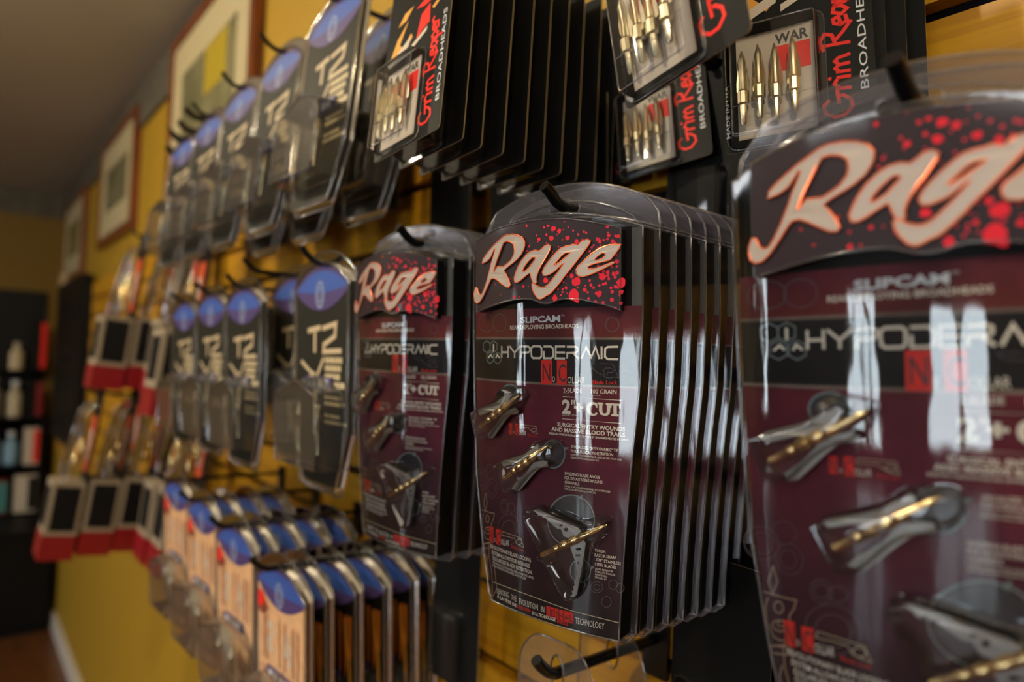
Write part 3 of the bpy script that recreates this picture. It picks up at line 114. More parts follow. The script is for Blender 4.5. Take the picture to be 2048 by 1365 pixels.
BHOLE=[[[(14.46,-191.3),(14.24,-191.73),(13.66,-192.07),(12.94,-192.19),(12.35,-192.04),(12.13,-191.69),(12.35,-191.26),(12.94,-190.92),(13.66,-190.8),(14.24,-190.94)],[(18.03,-193.12),(17.77,-193.88),(17.09,-194.44),(16.24,-194.58),(15.55,-194.25),(15.28,-193.58),(15.54,-192.81),(16.23,-192.25),(17.08,-192.11),(17.77,-192.44)]],[[(25.58,-203.43),(25.24,-204.02),(24.37,-204.5),(23.28,-204.7),(22.39,-204.52),(22.05,-204.04),(22.39,-203.45),(23.27,-202.96),(24.36,-202.77),(25.24,-202.95)],[(25.31,-207.11),(24.98,-207.65),(24.1,-208.1),(23.01,-208.3),(22.12,-208.17),(21.78,-207.75),(22.12,-207.21),(23.01,-206.76),(24.1,-206.56),(24.98,-206.7)],[(24.61,-211.59),(24.48,-212.09),(24.12,-212.46),(23.68,-212.54),(23.32,-212.31),(23.18,-211.86),(23.32,-211.36),(23.67,-211.0),(24.12,-210.91),(24.47,-211.14)]]]
# ---------------------------------------------------------------- materials
def nodes(name):
    m = bpy.data.materials.new(name); m.use_nodes = True
    nt = m.node_tree; return m, nt, nt.nodes['Principled BSDF']
def mat(name, col, rough=.5, metal=0, coat=0, noise=0, nscale=40, emit=0, spec=.5):
    m, nt, p = nodes(name)
    p.inputs['Base Color'].default_value = (*col, 1); p.inputs['Roughness'].default_value = rough
    p.inputs['Metallic'].default_value = metal; p.inputs['Coat Weight'].default_value = coat
    p.inputs['Coat Roughness'].default_value = .08; p.inputs['Specular IOR Level'].default_value = spec
    if noise:
        n = nt.nodes.new('ShaderNodeTexNoise'); n.inputs['Scale'].default_value = nscale; n.inputs['Detail'].default_value = 4
        tc = nt.nodes.new('ShaderNodeTexCoord'); nt.links.new(tc.outputs['Object'], n.inputs['Vector'])
        r = nt.nodes.new('ShaderNodeMapRange'); r.inputs[3].default_value = 1-noise; r.inputs[4].default_value = 1+noise
        nt.links.new(n.outputs['Fac'], r.inputs[0])
        mx = nt.nodes.new('ShaderNodeVectorMath'); mx.operation = 'SCALE'; mx.inputs[0].default_value = col
        nt.links.new(r.outputs[0], mx.inputs['Scale']); nt.links.new(mx.outputs[0], p.inputs['Base Color'])
    if emit:
        p.inputs['Emission Color'].default_value = (*col, 1); p.inputs['Emission Strength'].default_value = emit
    return m
def ramp(nt, stops, src):
    r = nt.nodes.new('ShaderNodeValToRGB'); cr = r.color_ramp
    while len(cr.elements) < len(stops): cr.elements.new(.5)
    for e, (p, c) in zip(cr.elements, stops): e.position = p; e.color = (*c, 1)
    nt.links.new(src, r.inputs[0]); return r
def clear(name, tint=(.97, .97, .98), haze=.03, rough=.06, bump=0, bscale=(70, 70, 14), gloss=1.0, ior=1.5):
    """thin clear plastic sheet: see-through, mirror-like at grazing angles, a little scuffed"""
    m = bpy.data.materials.new(name); m.use_nodes = True; nt = m.node_tree; nt.nodes.clear()
    N = nt.nodes.new; L = nt.links.new
    out = N('ShaderNodeOutputMaterial'); t = N('ShaderNodeBsdfTransparent'); t.inputs[0].default_value = (*tint, 1)
    g = N('ShaderNodeBsdfGlossy'); g.inputs['Roughness'].default_value = rough; g.inputs[0].default_value = (1, 1, 1, 1)
    d = N('ShaderNodeBsdfDiffuse'); d.inputs[0].default_value = (.75, .75, .78, 1)
    fr = N('ShaderNodeFresnel'); fr.inputs['IOR'].default_value = ior
    mu = N('ShaderNodeMath'); mu.operation = 'MULTIPLY'; mu.inputs[1].default_value = gloss*1.7; mu.use_clamp = True
    L(fr.outputs[0], mu.inputs[0])
    a = N('ShaderNodeMixShader'); a.inputs[0].default_value = haze; L(t.outputs[0], a.inputs[1]); L(d.outputs[0], a.inputs[2])
    b = N('ShaderNodeMixShader'); L(mu.outputs[0], b.inputs[0]); L(a.outputs[0], b.inputs[1]); L(g.outputs[0], b.inputs[2])
    L(b.outputs[0], out.inputs[0])
    if bump:
        tc = N('ShaderNodeTexCoord'); mp = N('ShaderNodeMapping'); mp.inputs['Scale'].default_value = bscale
        n = N('ShaderNodeTexNoise'); n.inputs['Scale'].default_value = 1; n.inputs['Detail'].default_value = 2
        bp = N('ShaderNodeBump'); bp.inputs['Strength'].default_value = bump; bp.inputs['Distance'].default_value = .002
        L(tc.outputs['Object'], mp.inputs[0]); L(mp.outputs[0], n.inputs['Vector']); L(n.outputs['Fac'], bp.inputs['Height'])
        L(bp.outputs[0], g.inputs['Normal']); L(bp.outputs[0], fr.inputs['Normal'])
    return m
CLEAR = clear('clear_plastic_flange', tint=(.80, .79, .83), haze=.04, rough=.1, bump=.12, bscale=(30, 30, 30), gloss=.34)
WALLP = clear('clear_plastic_wall', tint=(.9, .89, .92), haze=.002, rough=.08, gloss=.22)
COVER = clear('clear_plastic_cover', tint=(.99, .99, .99), haze=.003, rough=.04, bump=.16, gloss=.75)
RIM = clear('clear_plastic_rim', haze=.04, rough=.1, gloss=1.0)
BUBBLE = clear('clear_plastic_bubble', tint=(.965, .965, .97), haze=.008, rough=.04, gloss=.55)
SMOKE = clear('scuffed_plastic', tint=(.93, .91, .86), haze=.035, rough=.05, gloss=.8, bump=.15, bscale=(40, 40, 40))
BOXM = clear('milky_box_plastic', tint=(.88, .85, .77), haze=.045, rough=.06, gloss=.9, bump=.1, bscale=(40, 40, 40))
PLASTIC_RIM = clear('scuffed_plastic_rim', tint=(.95, .93, .88), haze=.05, rough=.08, gloss=1.6)
BLACK = mat('black_paint', (.005, .005, .006), .5, spec=.2)
BLACKCARD = mat('black_cardboard', (.0055, .0055, .0055), .5, spec=.14)
PEG = mat('black_peg', (.004, .004, .005), .3)
CREAM = mat('cream_ink', (.90, .80, .66), .55, spec=.2); WHITE = mat('white_ink', (.72, .74, .76), .45)
RED = mat('red_ink', (.86, .03, .02), .5, spec=.2); INK = mat('black_ink', (.01, .008, .01), .5)
TEAL = mat('grey_green_ink', (.20, .25, .24), .5); FAINT = mat('faint_grey_ink', (.10, .075, .09), .5)
TAN = mat('tan_ink', (.42, .27, .17), .5); YEL = mat('pale_gold_ink', (.62, .5, .3), .5)
DISCM = mat('dark_disc_ink', (.012, .012, .014), .35)
SPLAT = mat('red_splatter_ink', (.64, .010, .03), .5, spec=.2)
STEEL = mat('steel', (.26, .25, .235), .4, .9); GOLD = mat('brass', (.78, .58, .28), .2, 1); SILVER = mat('nickel', (.75, .68, .5), .25, 1)
LOGO = mat('champagne_foil', (.40, .335, .295), .4, .3); COPPER = mat('copper_edge', (.85, .17, .05), .28, .5)
BLUE = mat('blue_ink', (.04, .10, .40), .45, coat=.08); PURPLE = mat('violet_ink', (.07, .045, .17), .45, coat=.08); PALE = mat('pale_blue_ink', (.3, .36, .52), .5)
CHAR = mat('charcoal_card', (.017, .017, .012), .5, spec=.18); SAND = mat('sand_ink', (.55, .43, .27), .5)
CREAMCARD = mat('cream_card', (.72, .42, .22), .5, noise=.35, nscale=90); BROWN = mat('brown_ink', (.24, .05, .025), .5)
ORANGE = mat('orange_ink', (.75, .2, .02), .5); AMBER = mat('amber_ink', (.75, .34, .04), .5); ORRED = mat('orange_red_card', (.72, .09, .02), .5)
PAPER = mat('pale_paper', (.60, .52, .42), .55); CARTON = mat('shaded_carton', (.30, .24, .165), .6); DKRED = mat('dark_red_card', (.25, .005, .01), .4, coat=.2)  # carton tone is the pale paper darkened for the shade around it
TEALCARD = mat('teal_ink', (.06, .24, .24), .4)

def card_material():
    m, nt, p = nodes('maroon_printed_card'); L = nt.links.new
    tc = nt.nodes.new('ShaderNodeTexCoord'); sp = nt.nodes.new('ShaderNodeSeparateXYZ'); L(tc.outputs['Object'], sp.inputs[0])
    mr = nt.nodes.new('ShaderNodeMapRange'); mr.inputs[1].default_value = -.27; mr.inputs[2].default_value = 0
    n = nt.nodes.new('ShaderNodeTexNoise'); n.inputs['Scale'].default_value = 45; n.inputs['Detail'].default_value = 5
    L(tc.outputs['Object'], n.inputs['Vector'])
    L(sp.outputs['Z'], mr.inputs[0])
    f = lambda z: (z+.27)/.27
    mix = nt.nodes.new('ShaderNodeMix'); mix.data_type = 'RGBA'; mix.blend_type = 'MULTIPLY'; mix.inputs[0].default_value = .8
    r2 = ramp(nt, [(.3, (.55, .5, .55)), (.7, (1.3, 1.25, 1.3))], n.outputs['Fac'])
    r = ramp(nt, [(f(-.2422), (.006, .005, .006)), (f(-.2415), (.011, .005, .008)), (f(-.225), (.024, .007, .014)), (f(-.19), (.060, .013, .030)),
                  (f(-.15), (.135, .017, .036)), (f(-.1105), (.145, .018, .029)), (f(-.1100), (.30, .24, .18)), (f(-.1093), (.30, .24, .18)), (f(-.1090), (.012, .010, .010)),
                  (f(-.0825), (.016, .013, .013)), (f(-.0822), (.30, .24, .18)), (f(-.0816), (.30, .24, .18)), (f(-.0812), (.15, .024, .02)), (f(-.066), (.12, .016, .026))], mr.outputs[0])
    for e in r.color_ramp.elements: pass
    L(r.outputs[0], mix.inputs[6]); L(r2.outputs[0], mix.inputs[7]); L(mix.outputs[2], p.inputs['Base Color'])
    p.inputs['Roughness'].default_value = .55; p.inputs['Specular IOR Level'].default_value = .15
    return m
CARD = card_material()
def header_material():
    m, nt, p = nodes('dark_header_with_red_splatter'); L = nt.links.new
    tc = nt.nodes.new('ShaderNodeTexCoord'); sp = nt.nodes.new('ShaderNodeSeparateXYZ'); L(tc.outputs['Object'], sp.inputs[0])
    v = nt.nodes.new('ShaderNodeTexVoronoi'); v.inputs['Scale'].default_value = 300; L(tc.outputs['Object'], v.inputs['Vector'])
    n = nt.nodes.new('ShaderNodeTexNoise'); n.inputs['Scale'].default_value = 55; n.inputs['Detail'].default_value = 3; L(tc.outputs['Object'], n.inputs['Vector'])
    g = nt.nodes.new('ShaderNodeMapRange'); g.inputs[1].default_value = -.035; g.inputs[2].default_value = .05; g.inputs[3].default_value = .0; g.inputs[4].default_value = .62
    L(sp.outputs['X'], g.inputs[0])
    mu = nt.nodes.new('ShaderNodeMath'); mu.operation = 'MULTIPLY'; L(g.outputs[0], mu.inputs[0]); L(n.outputs['Fac'], mu.inputs[1])
    lt = nt.nodes.new('ShaderNodeMath'); lt.operation = 'LESS_THAN'; L(v.outputs['Distance'], lt.inputs[0]); L(mu.outputs[0], lt.inputs[1])
    mx = nt.nodes.new('ShaderNodeMix'); mx.data_type = 'RGBA'; mx.inputs[6].default_value = (.02, .011, .016, 1); mx.inputs[7].default_value = (.55, .012, .045, 1)
    L(lt.outputs[0], mx.inputs[0]); L(mx.outputs[2], p.inputs['Base Color'])
    p.inputs['Roughness'].default_value = .45; p.inputs['Coat Weight'].default_value = .5; p.inputs['Coat Roughness'].default_value = .08; p.inputs['Specular IOR Level'].default_value = .2
    return m
HEADM = header_material()
def wood(name, c1, c2, axis='X', rough=.35, coat=.2):
    m, nt, p = nodes(name); L = nt.links.new
    tc = nt.nodes.new('ShaderNodeTexCoord'); mp = nt.nodes.new('ShaderNodeMapping')
    mp.inputs['Scale'].default_value = {'X': (3, 60, 70), 'Y': (60, 3, 70), 'Z': (60, 60, 3)}[axis]
    L(tc.outputs['Object'], mp.inputs[0])
    n = nt.nodes.new('ShaderNodeTexNoise'); n.inputs['Scale'].default_value = 1.2; n.inputs['Detail'].default_value = 5; n.inputs['Distortion'].default_value = .6
    L(mp.outputs[0], n.inputs['Vector'])
    r = ramp(nt, [(.38, c1), (.6, c2)], n.outputs['Fac']); L(r.outputs[0], p.inputs['Base Color'])
    p.inputs['Roughness'].default_value = rough; p.inputs['Coat Weight'].default_value = coat
    return m
OAK = wood('golden_oak', (.46, .21, .005), (.62, .31, .008), coat=.06, rough=.45)
FRAMEWOOD = wood('red_brown_frame_wood', (.10, .022, .005), (.22, .05, .008), 'Z')
FLOORWOOD = wood('brown_floor_wood', (.10, .035, .01), (.17, .06, .015), 'X')
YELLOW = mat('yellow_wall_paint', (.42, .245, .012), .6, noise=.06, nscale=4)
OCHRE = mat('ochre_wall_paint', (.20, .115, .008), .7, noise=.06, nscale=4)
DARKWALL = mat('dark_panelled_wall', (.035, .026, .018), .6)
CEIL = mat('ceiling_paint', (.42, .39, .33), .85, noise=.05, nscale=3)
BORDER = mat('grey_wallpaper_border', (.10, .085, .06), .7, noise=.75, nscale=22)
TRIMW = mat('white_trim', (.72, .68, .60), .45); POSTW = wood('pale_post_wood', (.5, .34, .17), (.62, .44, .24), 'Z')
MATBOARD = mat('cream_mat_board', (.50, .42, .24), .7)
def print_material():
    m, nt, p = nodes('faded_landscape_print'); L = nt.links.new
    tc = nt.nodes.new('ShaderNodeTexCoord'); n = nt.nodes.new('ShaderNodeTexNoise'); n.inputs['Scale'].default_value = 5; n.inputs['Detail'].default_value = 4
    L(tc.outputs['Object'], n.inputs['Vector'])
    r = ramp(nt, [(.3, (.10, .11, .05)), (.48, (.22, .21, .10)), (.6, (.30, .28, .15)), (.75, (.36, .38, .26))], n.outputs['Fac'])
    L(r.outputs[0], p.inputs['Base Color']); p.inputs['Roughness'].default_value = .25; p.inputs['Coat Weight'].default_value = .5
    return m
PRINT = print_material()
DAY = mat('daylight', (.80, .92, 1.0), .5, emit=WINDOW_GLOW)
TUBE = mat('lit_diffuser', (.92, .96, 1.0), .5, emit=PANEL_GLOW)
WARM_FILL = mat('warm_fill_diffuser', (1.0, .86, .68), .5, emit=WARM_GLOW)
BULB = mat('lit_bulb', (1, .84, .58), .5, emit=BULB_GLOW)
POLISHED = mat('polished_brass', (.95, .70, .30), .05, 1)
DAYGREEN = mat('daylit_shrub', (.25, .62, .30), .5, emit=1.2)

# ---------------------------------------------------------------- mesh helpers
def cyl_map(s, z, off=0.0, r=.21, apex=-.016):     # a card bowed about a vertical axis; s across, z up (metres)
    return (((r+off)*math.sin(s/r)), apex+r-(r+off)*math.cos(s/r), z)
class MB:
    def __init__(self): self.v = []; self.f = []; self.m = []
    def face(self, pts, mi=0):
        i = len(self.v); self.v += [tuple(p) for p in pts]; self.f.append(tuple(range(i, i+len(pts)))); self.m.append(mi)
    def grid(self, rows, mi=0, closed=False):
        i = len(self.v); n = len(rows[0])
        for r in rows: self.v += [tuple(p) for p in r]
        for a in range(len(rows)-1):
            for b in range(n if closed else n-1):
                c = (b+1) % n
                self.f.append((i+a*n+b, i+a*n+c, i+(a+1)*n+c, i+(a+1)*n+b)); self.m.append(mi)
    def box(self, x0, x1, y0, y1, z0, z1, mi=0):
        p = [(x, y, z) for x in (x0, x1) for y in (y0, y1) for z in (z0, z1)]
        i = len(self.v); self.v += p
        for q in ((0, 1, 3, 2), (4, 6, 7, 5), (0, 4, 5, 1), (2, 3, 7, 6), (0, 2, 6, 4), (1, 5, 7, 3)):
            self.f.append(tuple(i+k for k in q)); self.m.append(mi)
    def poly(self, loops, fn, mi=0):               # flat polygon with holes, each 2-D point sent through fn
        tri = tessellate_polygon([[Vector((a, b, 0)) for a, b in l] for l in loops])
        pts = [p for l in loops for p in l]; i = len(self.v); self.v += [tuple(fn(*p)) for p in pts]
        for t in tri: self.f.append(tuple(i+k for k in t)); self.m.append(mi)
    def prism(self, loops, f0, f1, mi=0, back=True, side=None):
        self.poly(loops, f1, mi)
        if back: self.poly(loops, f0, mi)
        for l in loops:
            self.grid([[f0(*p) for p in l], [f1(*p) for p in l]], mi if side is None else side, closed=True)
    def tube(self, pts, r, n=8, mi=0, closed=False, cap=True):
        P = [Vector(p) for p in pts]; N = len(P); rows = []; up = None
        for k in range(N):
            if closed: t = P[(k+1) % N]-P[k-1]
            else: t = P[min(k+1, N-1)]-P[max(k-1, 0)]
            t.normalize()
            if up is None: up = t.orthogonal().normalized()
            up = (up-t*up.dot(t)).normalized(); w = t.cross(up)
            rr = r[k] if isinstance(r, (list, tuple)) else r
            rows.append([P[k]+(up*math.cos(2*pi*j/n)+w*math.sin(2*pi*j/n))*rr for j in range(n)])
        if closed: rows.append(rows[0])
        self.grid(rows, mi, closed=True)
        if cap and not closed: self.face(rows[0][::-1], mi); self.face(rows[-1], mi)
    def stroke(self, pts, w, fn, mi=0, closed=False):  # flat ribbon
        P = [Vector((a, b)) for a, b in pts]; N = len(P); A = []
        for k in range(N):
            if closed: t1 = (P[k]-P[k-1]); t2 = (P[(k+1) % N]-P[k])
            else: t1 = (P[k]-P[max(k-1, 0)]); t2 = (P[min(k+1, N-1)]-P[k])
            if t1.length < 1e-9: t1 = t2
            if t2.length < 1e-9: t2 = t1
            t1 = t1.normalized(); t2 = t2.normalized()
            n1 = Vector((-t1.y, t1.x)); n2 = Vector((-t2.y, t2.x)); b = n1+n2
            b = n1 if b.length < .2 else b.normalized()
            k2 = w/2/max(.5, b.dot(n1)); A.append((P[k]+b*k2, P[k]-b*k2))
        if closed: A.append(A[0])
        self.grid([[fn(*a) for a, b in A], [fn(*b) for a, b in A]], mi)
    def build(self, name, mats, parent=None, smooth=False, kind=None):
        me = bpy.data.meshes.new(name); me.from_pydata(self.v, [], self.f)
        for m in (mats if isinstance(mats, (list, tuple)) else [mats]): me.materials.append(m)
        me.polygons.foreach_set('material_index', self.m)
        if smooth:
            me.polygons.foreach_set('use_smooth', [True]*len(self.f))
        me.update()
        o = bpy.data.objects.new(name, me); COL.objects.link(o)
        if parent: o.parent = parent
        if kind: o['kind'] = kind
        return o
def smooth_angle(o, deg=40):
    me = o.data; bm = bmesh.new(); bm.from_mesh(me); bmesh.ops.remove_doubles(bm, verts=bm.verts, dist=1e-6)
    bmesh.ops.recalc_face_normals(bm, faces=bm.faces)
    for e in bm.edges: e.smooth = len(e.link_faces) == 2 and e.calc_face_angle(0) < R(deg)
    for f in bm.faces: f.smooth = True
    bm.to_mesh(me); bm.free(); return o
def thing(name, label, cat, loc=(0, 0, 0), rot=(0, 0, 0), group=None):
    o = bpy.data.objects.new(name, None); COL.objects.link(o); o.empty_display_size = .02
    place(o, loc, rot); o['label'] = label; o['category'] = cat
    if group: o['group'] = group
    return o
def place(o, loc, rot=(0, 0, 0)):                     # loc measured from the lens height; rot = yaw about Z, lean about X, roll about Y
    yaw, lean, roll = rot
    M = Matrix.Rotation(yaw, 4, 'Z') @ Matrix.Rotation(lean, 4, 'X') @ Matrix.Rotation(roll, 4, 'Y')
    o.matrix_basis = Matrix.Translation((loc[0], loc[1], loc[2]+EYE)) @ M
def tag(o, label, cat, group=None):
    o['label'] = label; o['category'] = cat
    if group: o['group'] = group
    return o
def dup(root, label, loc, rot=(0, 0, 0), group=None, skip=()):
    r = root.copy(); COL.objects.link(r); place(r, loc, rot); r['label'] = label
    if group: r['group'] = group
    for ch in root.children:
        if ch.name.split('.')[0] in skip: continue
        c = ch.copy(); COL.objects.link(c); c.parent = r
        for g in ch.children:
            if g.name.split('.')[0] in skip: continue
            d = g.copy(); COL.objects.link(d); d.parent = c
    return r
def struct(o): o['kind'] = 'structure'; return o
_tc = {}
def text2d(s, bold=0.0, slant=0.0):
    k = (s, bold, slant)
    if k not in _tc:
        cu = bpy.data.curves.new('t', 'FONT'); cu.body = s; cu.resolution_u = 2; cu.fill_mode = 'FRONT'; cu.offset = bold; cu.shear = slant
        ob = bpy.data.objects.new('t', cu); COL.objects.link(ob)
        me = bpy.data.meshes.new_from_object(ob.evaluated_get(bpy.context.evaluated_depsgraph_get()))
        vs = [(v.co.x, v.co.y) for v in me.vertices]; fs = [tuple(p.vertices) for p in me.polygons]
        bpy.data.objects.remove(ob); bpy.data.curves.remove(cu); bpy.data.meshes.remove(me)
        x0 = min(v[0] for v in vs); x1 = max(v[0] for v in vs)
        _tc[k] = ([((a-x0)/(x1-x0), b) for a, b in vs], fs)
    return _tc[k]
CAP = .69
def put_text(mb, s, a, b, h, fn, mi=0, bold=0.0, slant=0.0):   # a, b baseline ends; h cap height along the normal of a-b ... kept upright in z
    vs, fs = text2d(s, bold, slant); i = len(mb.v)
    mb.v += [tuple(fn(a[0]+(b[0]-a[0])*x, a[1]+(b[1]-a[1])*x+y*h/CAP)) for x, y in vs]
    for f in fs: mb.f.append(tuple(i+k for k in f)); mb.m.append(mi)
def put_text_up(mb, s, x, z0, z1, w, fn, mi=0, bold=0.0, slant=0.0):  # reads upwards; x = baseline (right), w = cap height to the left
    vs, fs = text2d(s, bold, slant); i = len(mb.v)
    mb.v += [tuple(fn(x-y*w/CAP, z0+(z1-z0)*t)) for t, y in vs]
    for f in fs: mb.f.append(tuple(i+k for k in f)); mb.m.append(mi)
def interp(tab, z):
    tab = sorted(tab)
    if z <= tab[0][0]: return tab[0][1]
    for (a, va), (b, vb) in zip(tab, tab[1:]):
        if z <= b: return va+(vb-va)*(z-a)/(b-a)
    return tab[-1][1]
def mm(pts): return [(a/1000, b/1000) for a, b in pts]
def rounded(pts, rad, n=5):                           # round the corners of a 2-D outline
    out = []; N = len(pts)
    for k in range(N):
        p = Vector(pts[k]); a = Vector(pts[k-1])-p; b = Vector(pts[(k+1) % N])-p
        d = min(rad, a.length*.45, b.length*.45); a = p+a.normalized()*d; b = p+b.normalized()*d
        for j in range(n+1):
            t = j/n; out.append(tuple(a*(1-t)**2+p*2*t*(1-t)+b*t*t))
    return out
def inset(pts, d):
    P = [Vector(p) for p in pts]; N = len(P); area = sum(P[k-1].x*P[k].y-P[k].x*P[k-1].y for k in range(N)); sg = 1 if area > 0 else -1
    out = []
    for k in range(N):
        t1 = (P[k]-P[k-1]); t2 = (P[(k+1) % N]-P[k])
        if t1.length < 1e-9 or t2.length < 1e-9: out.append(tuple(P[k])); continue
        t1.normalize(); t2.normalize(); b = Vector((-(t1.y+t2.y), t1.x+t2.x))
        b = b.normalized() if b.length > .1 else Vector((-t1.y, t1.x))
        out.append(tuple(P[k]+b*d*sg))
    return out
def ellipse(cx, cy, rx, ry, n=24): return [(cx+rx*math.cos(2*pi*k/n), cy+ry*math.sin(2*pi*k/n)) for k in range(n)]

# ---------------------------------------------------------------- the room
WALL = .47                                            # the long wall, measured from the lens
mb = MB(); mb.box(-5.0, 3.1, WALL, WALL+.12, 0, 2.365); wall = struct(mb.build('wall_right', YELLOW))
mb = MB(); mb.box(-5.0, -4.9, -5.0, WALL, 0, 2.365); struct(mb.build('wall_far', OCHRE))
mb = MB(); mb.box(3.0, 3.1, -5.0, WALL, 0, 2.365); struct(mb.build('wall_near', DARKWALL))
mb = MB(); mb.box(-5.0, 3.1, -5.1, WALL+.12, -.08, 0); struct(mb.build('floor', FLOORWOOD))
mb = MB(); mb.box(-5.0, 3.1, -5.1, WALL+.12, 2.365, 2.45); struct(mb.build('ceiling', CEIL))
mb = MB(); mb.box(-4.9, 3.0, WALL-.012, WALL, 2.22, 2.365); struct(mb.build('trim_1', BORDER))
mb = MB(); mb.box(-4.9, -4.888, -5.0, WALL-.012, 2.22, 2.365); struct(mb.build('trim_2', BORDER))
mb = MB(); mb.box(-4.9, 3.0, WALL-.016, WALL, 0, .085); struct(mb.build('baseboard_right', TRIMW))
# street side: wall with windows (behind the lens; seen in the plastic)
wins = [(-4.75, -4.45, .20, 1.75), (-1.45, -.75, .15, 1.36), (.40, 1.62, .15, 1.24)]
mb = MB(); xs = [-5.0]+[v for w in wins for v in w[:2]]+[3.1]
for k in range(0, len(xs), 2): mb.box(xs[k], xs[k+1], -5.1, -5.0, 0, 2.365)
for a, b, z0, z1 in wins: mb.box(a, b, -5.1, -5.0, 0, z0); mb.box(a, b, -5.1, -5.0, z1, 2.365)
struct(mb.build('wall_street', DARKWALL))
for k, (a, b, z0, z1) in enumerate(wins):
    w = MB(); t = .05; m_ = (a+b)/2
    w.box(a, a+t, -5.08, -4.98, z0, z1); w.box(b-t, b, -5.08, -4.98, z0, z1); w.box(a+t, b-t, -5.08, -4.98, z0, z0+t); w.box(a+t, b-t, -5.08, -4.98, z1-t, z1)
    if b-a > .5: w.box(m_-t, m_+t, -5.07, -4.99, z0+t, z1-t)
    f = struct(w.build('window_%d' % (k+1), TRIMW))
    for (p0, p1) in (((a+t, m_-t), (m_+t, b-t)) if b-a > .5 else ((a+t, b-t),)):
        g = MB(); g.box(p0, p1, -5.06, -5.05, z0+t, z1-t); g.build('pane', DAY, f)
# ceiling lights
for k, (x, y, lab) in enumerate([(-4.0, -3.6, 'far end'), (-1.2, -3.6, 'middle'), (1.4, -3.2, 'near end')]):
    t = thing('ceiling_light', 'white fluorescent ceiling panel over the street side, '+lab+' of the row', 'light', (x, y, .925-.04), group='fluorescent ceiling panels')
    b = MB(); b.box(-.62, .62, -.32, .32, .01, .04); b.build('housing', TRIMW, t)
    d = MB(); d.box(-.58, .58, -.28, .28, 0, .01); d.build('diffuser', TUBE, t)
for k, (x, y, lab) in enumerate([(-2.3, -1.55, 'far'), (.5, -1.45, 'near')]):  # fill panels, added to brighten the print facing out from the wall
    t = thing('ceiling_light', 'added warm fill panel under the ceiling, brightening the display wall, %s one' % lab, 'light', (x, y, .925-.04), group='added warm fill panels')
    b = MB(); b.box(-.62, .62, -.32, .32, .01, .04); b.build('housing', TRIMW, t)
    d = MB(); d.box(-.58, .58, -.28, .28, 0, .01); d.build('diffuser', WARM_FILL, t)
for k, (x, y, lab) in enumerate([(-1.8, -.75, 'nearest the far wall'), (-.6, -.8, 'second from the far wall'), (.7, -.8, 'third from the far wall')]):
    t = thing('ceiling_lamp', 'small warm ceiling spotlight '+lab, 'light', (x, y, .925), group='warm spotlights along the display wall')
    b = MB(); b.tube([(0, 0, 0), (0, 0, -.03), (0, .02, -.09)], [.03, .03, .045], 12); b.build('lamp_housing', TRIMW, t)
    d = MB(); rows = [[(0.02*math.sin(pi*i/6)*math.cos(2*pi*j/12), .025+0.02*math.sin(pi*i/6)*math.sin(2*pi*j/12), -.105+0.02*math.cos(pi*i/6)) for j in range(12)] for i in range(7)]
    d.grid(rows, closed=True); d.build('bulb', BULB, t, smooth=True)
# slatwall boards: golden oak, each board its own piece
SLAT_TOP, PITCH = .2237, .0762
for k in range(-1, 10):
    zt = SLAT_TOP-k*PITCH-.006; zb = zt-PITCH+.012
    if k == -1: zt = SLAT_TOP+PITCH-.006; zb = SLAT_TOP+.006
    for x0, x1 in ((-4.42, -3.2), (-3.2, -1.98), (-1.98, -.76), (-.76, .46), (.46, 1.68)):
        b = MB(); b.box(x0+.0008, x1-.0008, .45, .464, zb+EYE, zt+EYE); b.v = [(x-(x0+x1)/2, y, z) for x, y, z in b.v]
        o = b.build('slat', OAK, wall); o.location.x = (x0+x1)/2
b = MB(); b.box(-4.42, 1.68, .464, .4695, SLAT_TOP-9*PITCH-.07+EYE, SLAT_TOP+PITCH+EYE); b.build('groove_backing', BLACK, wall)
b = MB(); b.box(-4.47, -4.421, .425, .469, -.40+EYE, .41+EYE); tag(b.build('corner_post', POSTW), 'pale wooden post at the far end of the slat wall', 'post')
# framed pictures
def picture(x0, x1, z0, z1, label, patch=None):
    t = thing('framed_print', label, 'picture', ((x0+x1)/2, WALL, (z0+z1)/2)); w = (x1-x0)/2; h = (z1-z0)/2; fw = .034
    f = MB(); outer = [(-w, -h), (w, -h), (w, h), (-w, h)]; inner = [(-w+fw, -h+fw), (w-fw, -h+fw), (w-fw, h-fw), (-w+fw, h-fw)]
    f.prism([outer, inner], lambda a, c: (a, -.001, c), lambda a, c: (a, -.024, c)); f.build('frame', FRAMEWOOD, t)
    m2 = MB(); i2 = [(-w+.13, -h+.13), (w-.13, -h+.13), (w-.13, h-.13), (-w+.13, h-.13)]
    m2.prism([inner, i2], lambda a, c: (a, -.003, c), lambda a, c: (a, -.019, c)); m2.build('mat_board', MATBOARD, t)
    p = MB(); p.box(-w+.12, w-.12, -.0165, -.002, -h+.12, h-.12); pr = p.build('print', PRINT, t)
    if patch:
        q = MB(); q.box(*patch[:2], -.0172, -.0162, *patch[2:]); q.build('yellow_patch', mat('yellow_patch_ink', (.45, .33, .02), .4), pr)
    return t
picture(-2.17, -1.43, .34, .90, 'large framed print with cream mat and yellow patch, nearest of the three on the wall', (-.02, .16, .03, .17))
picture(-3.39, -2.66, .43, .865, 'framed green print with cream mat, between the other two framed prints')
picture(-4.6, -3.86, .36, .80, 'small framed print nearest the far corner of the wall')

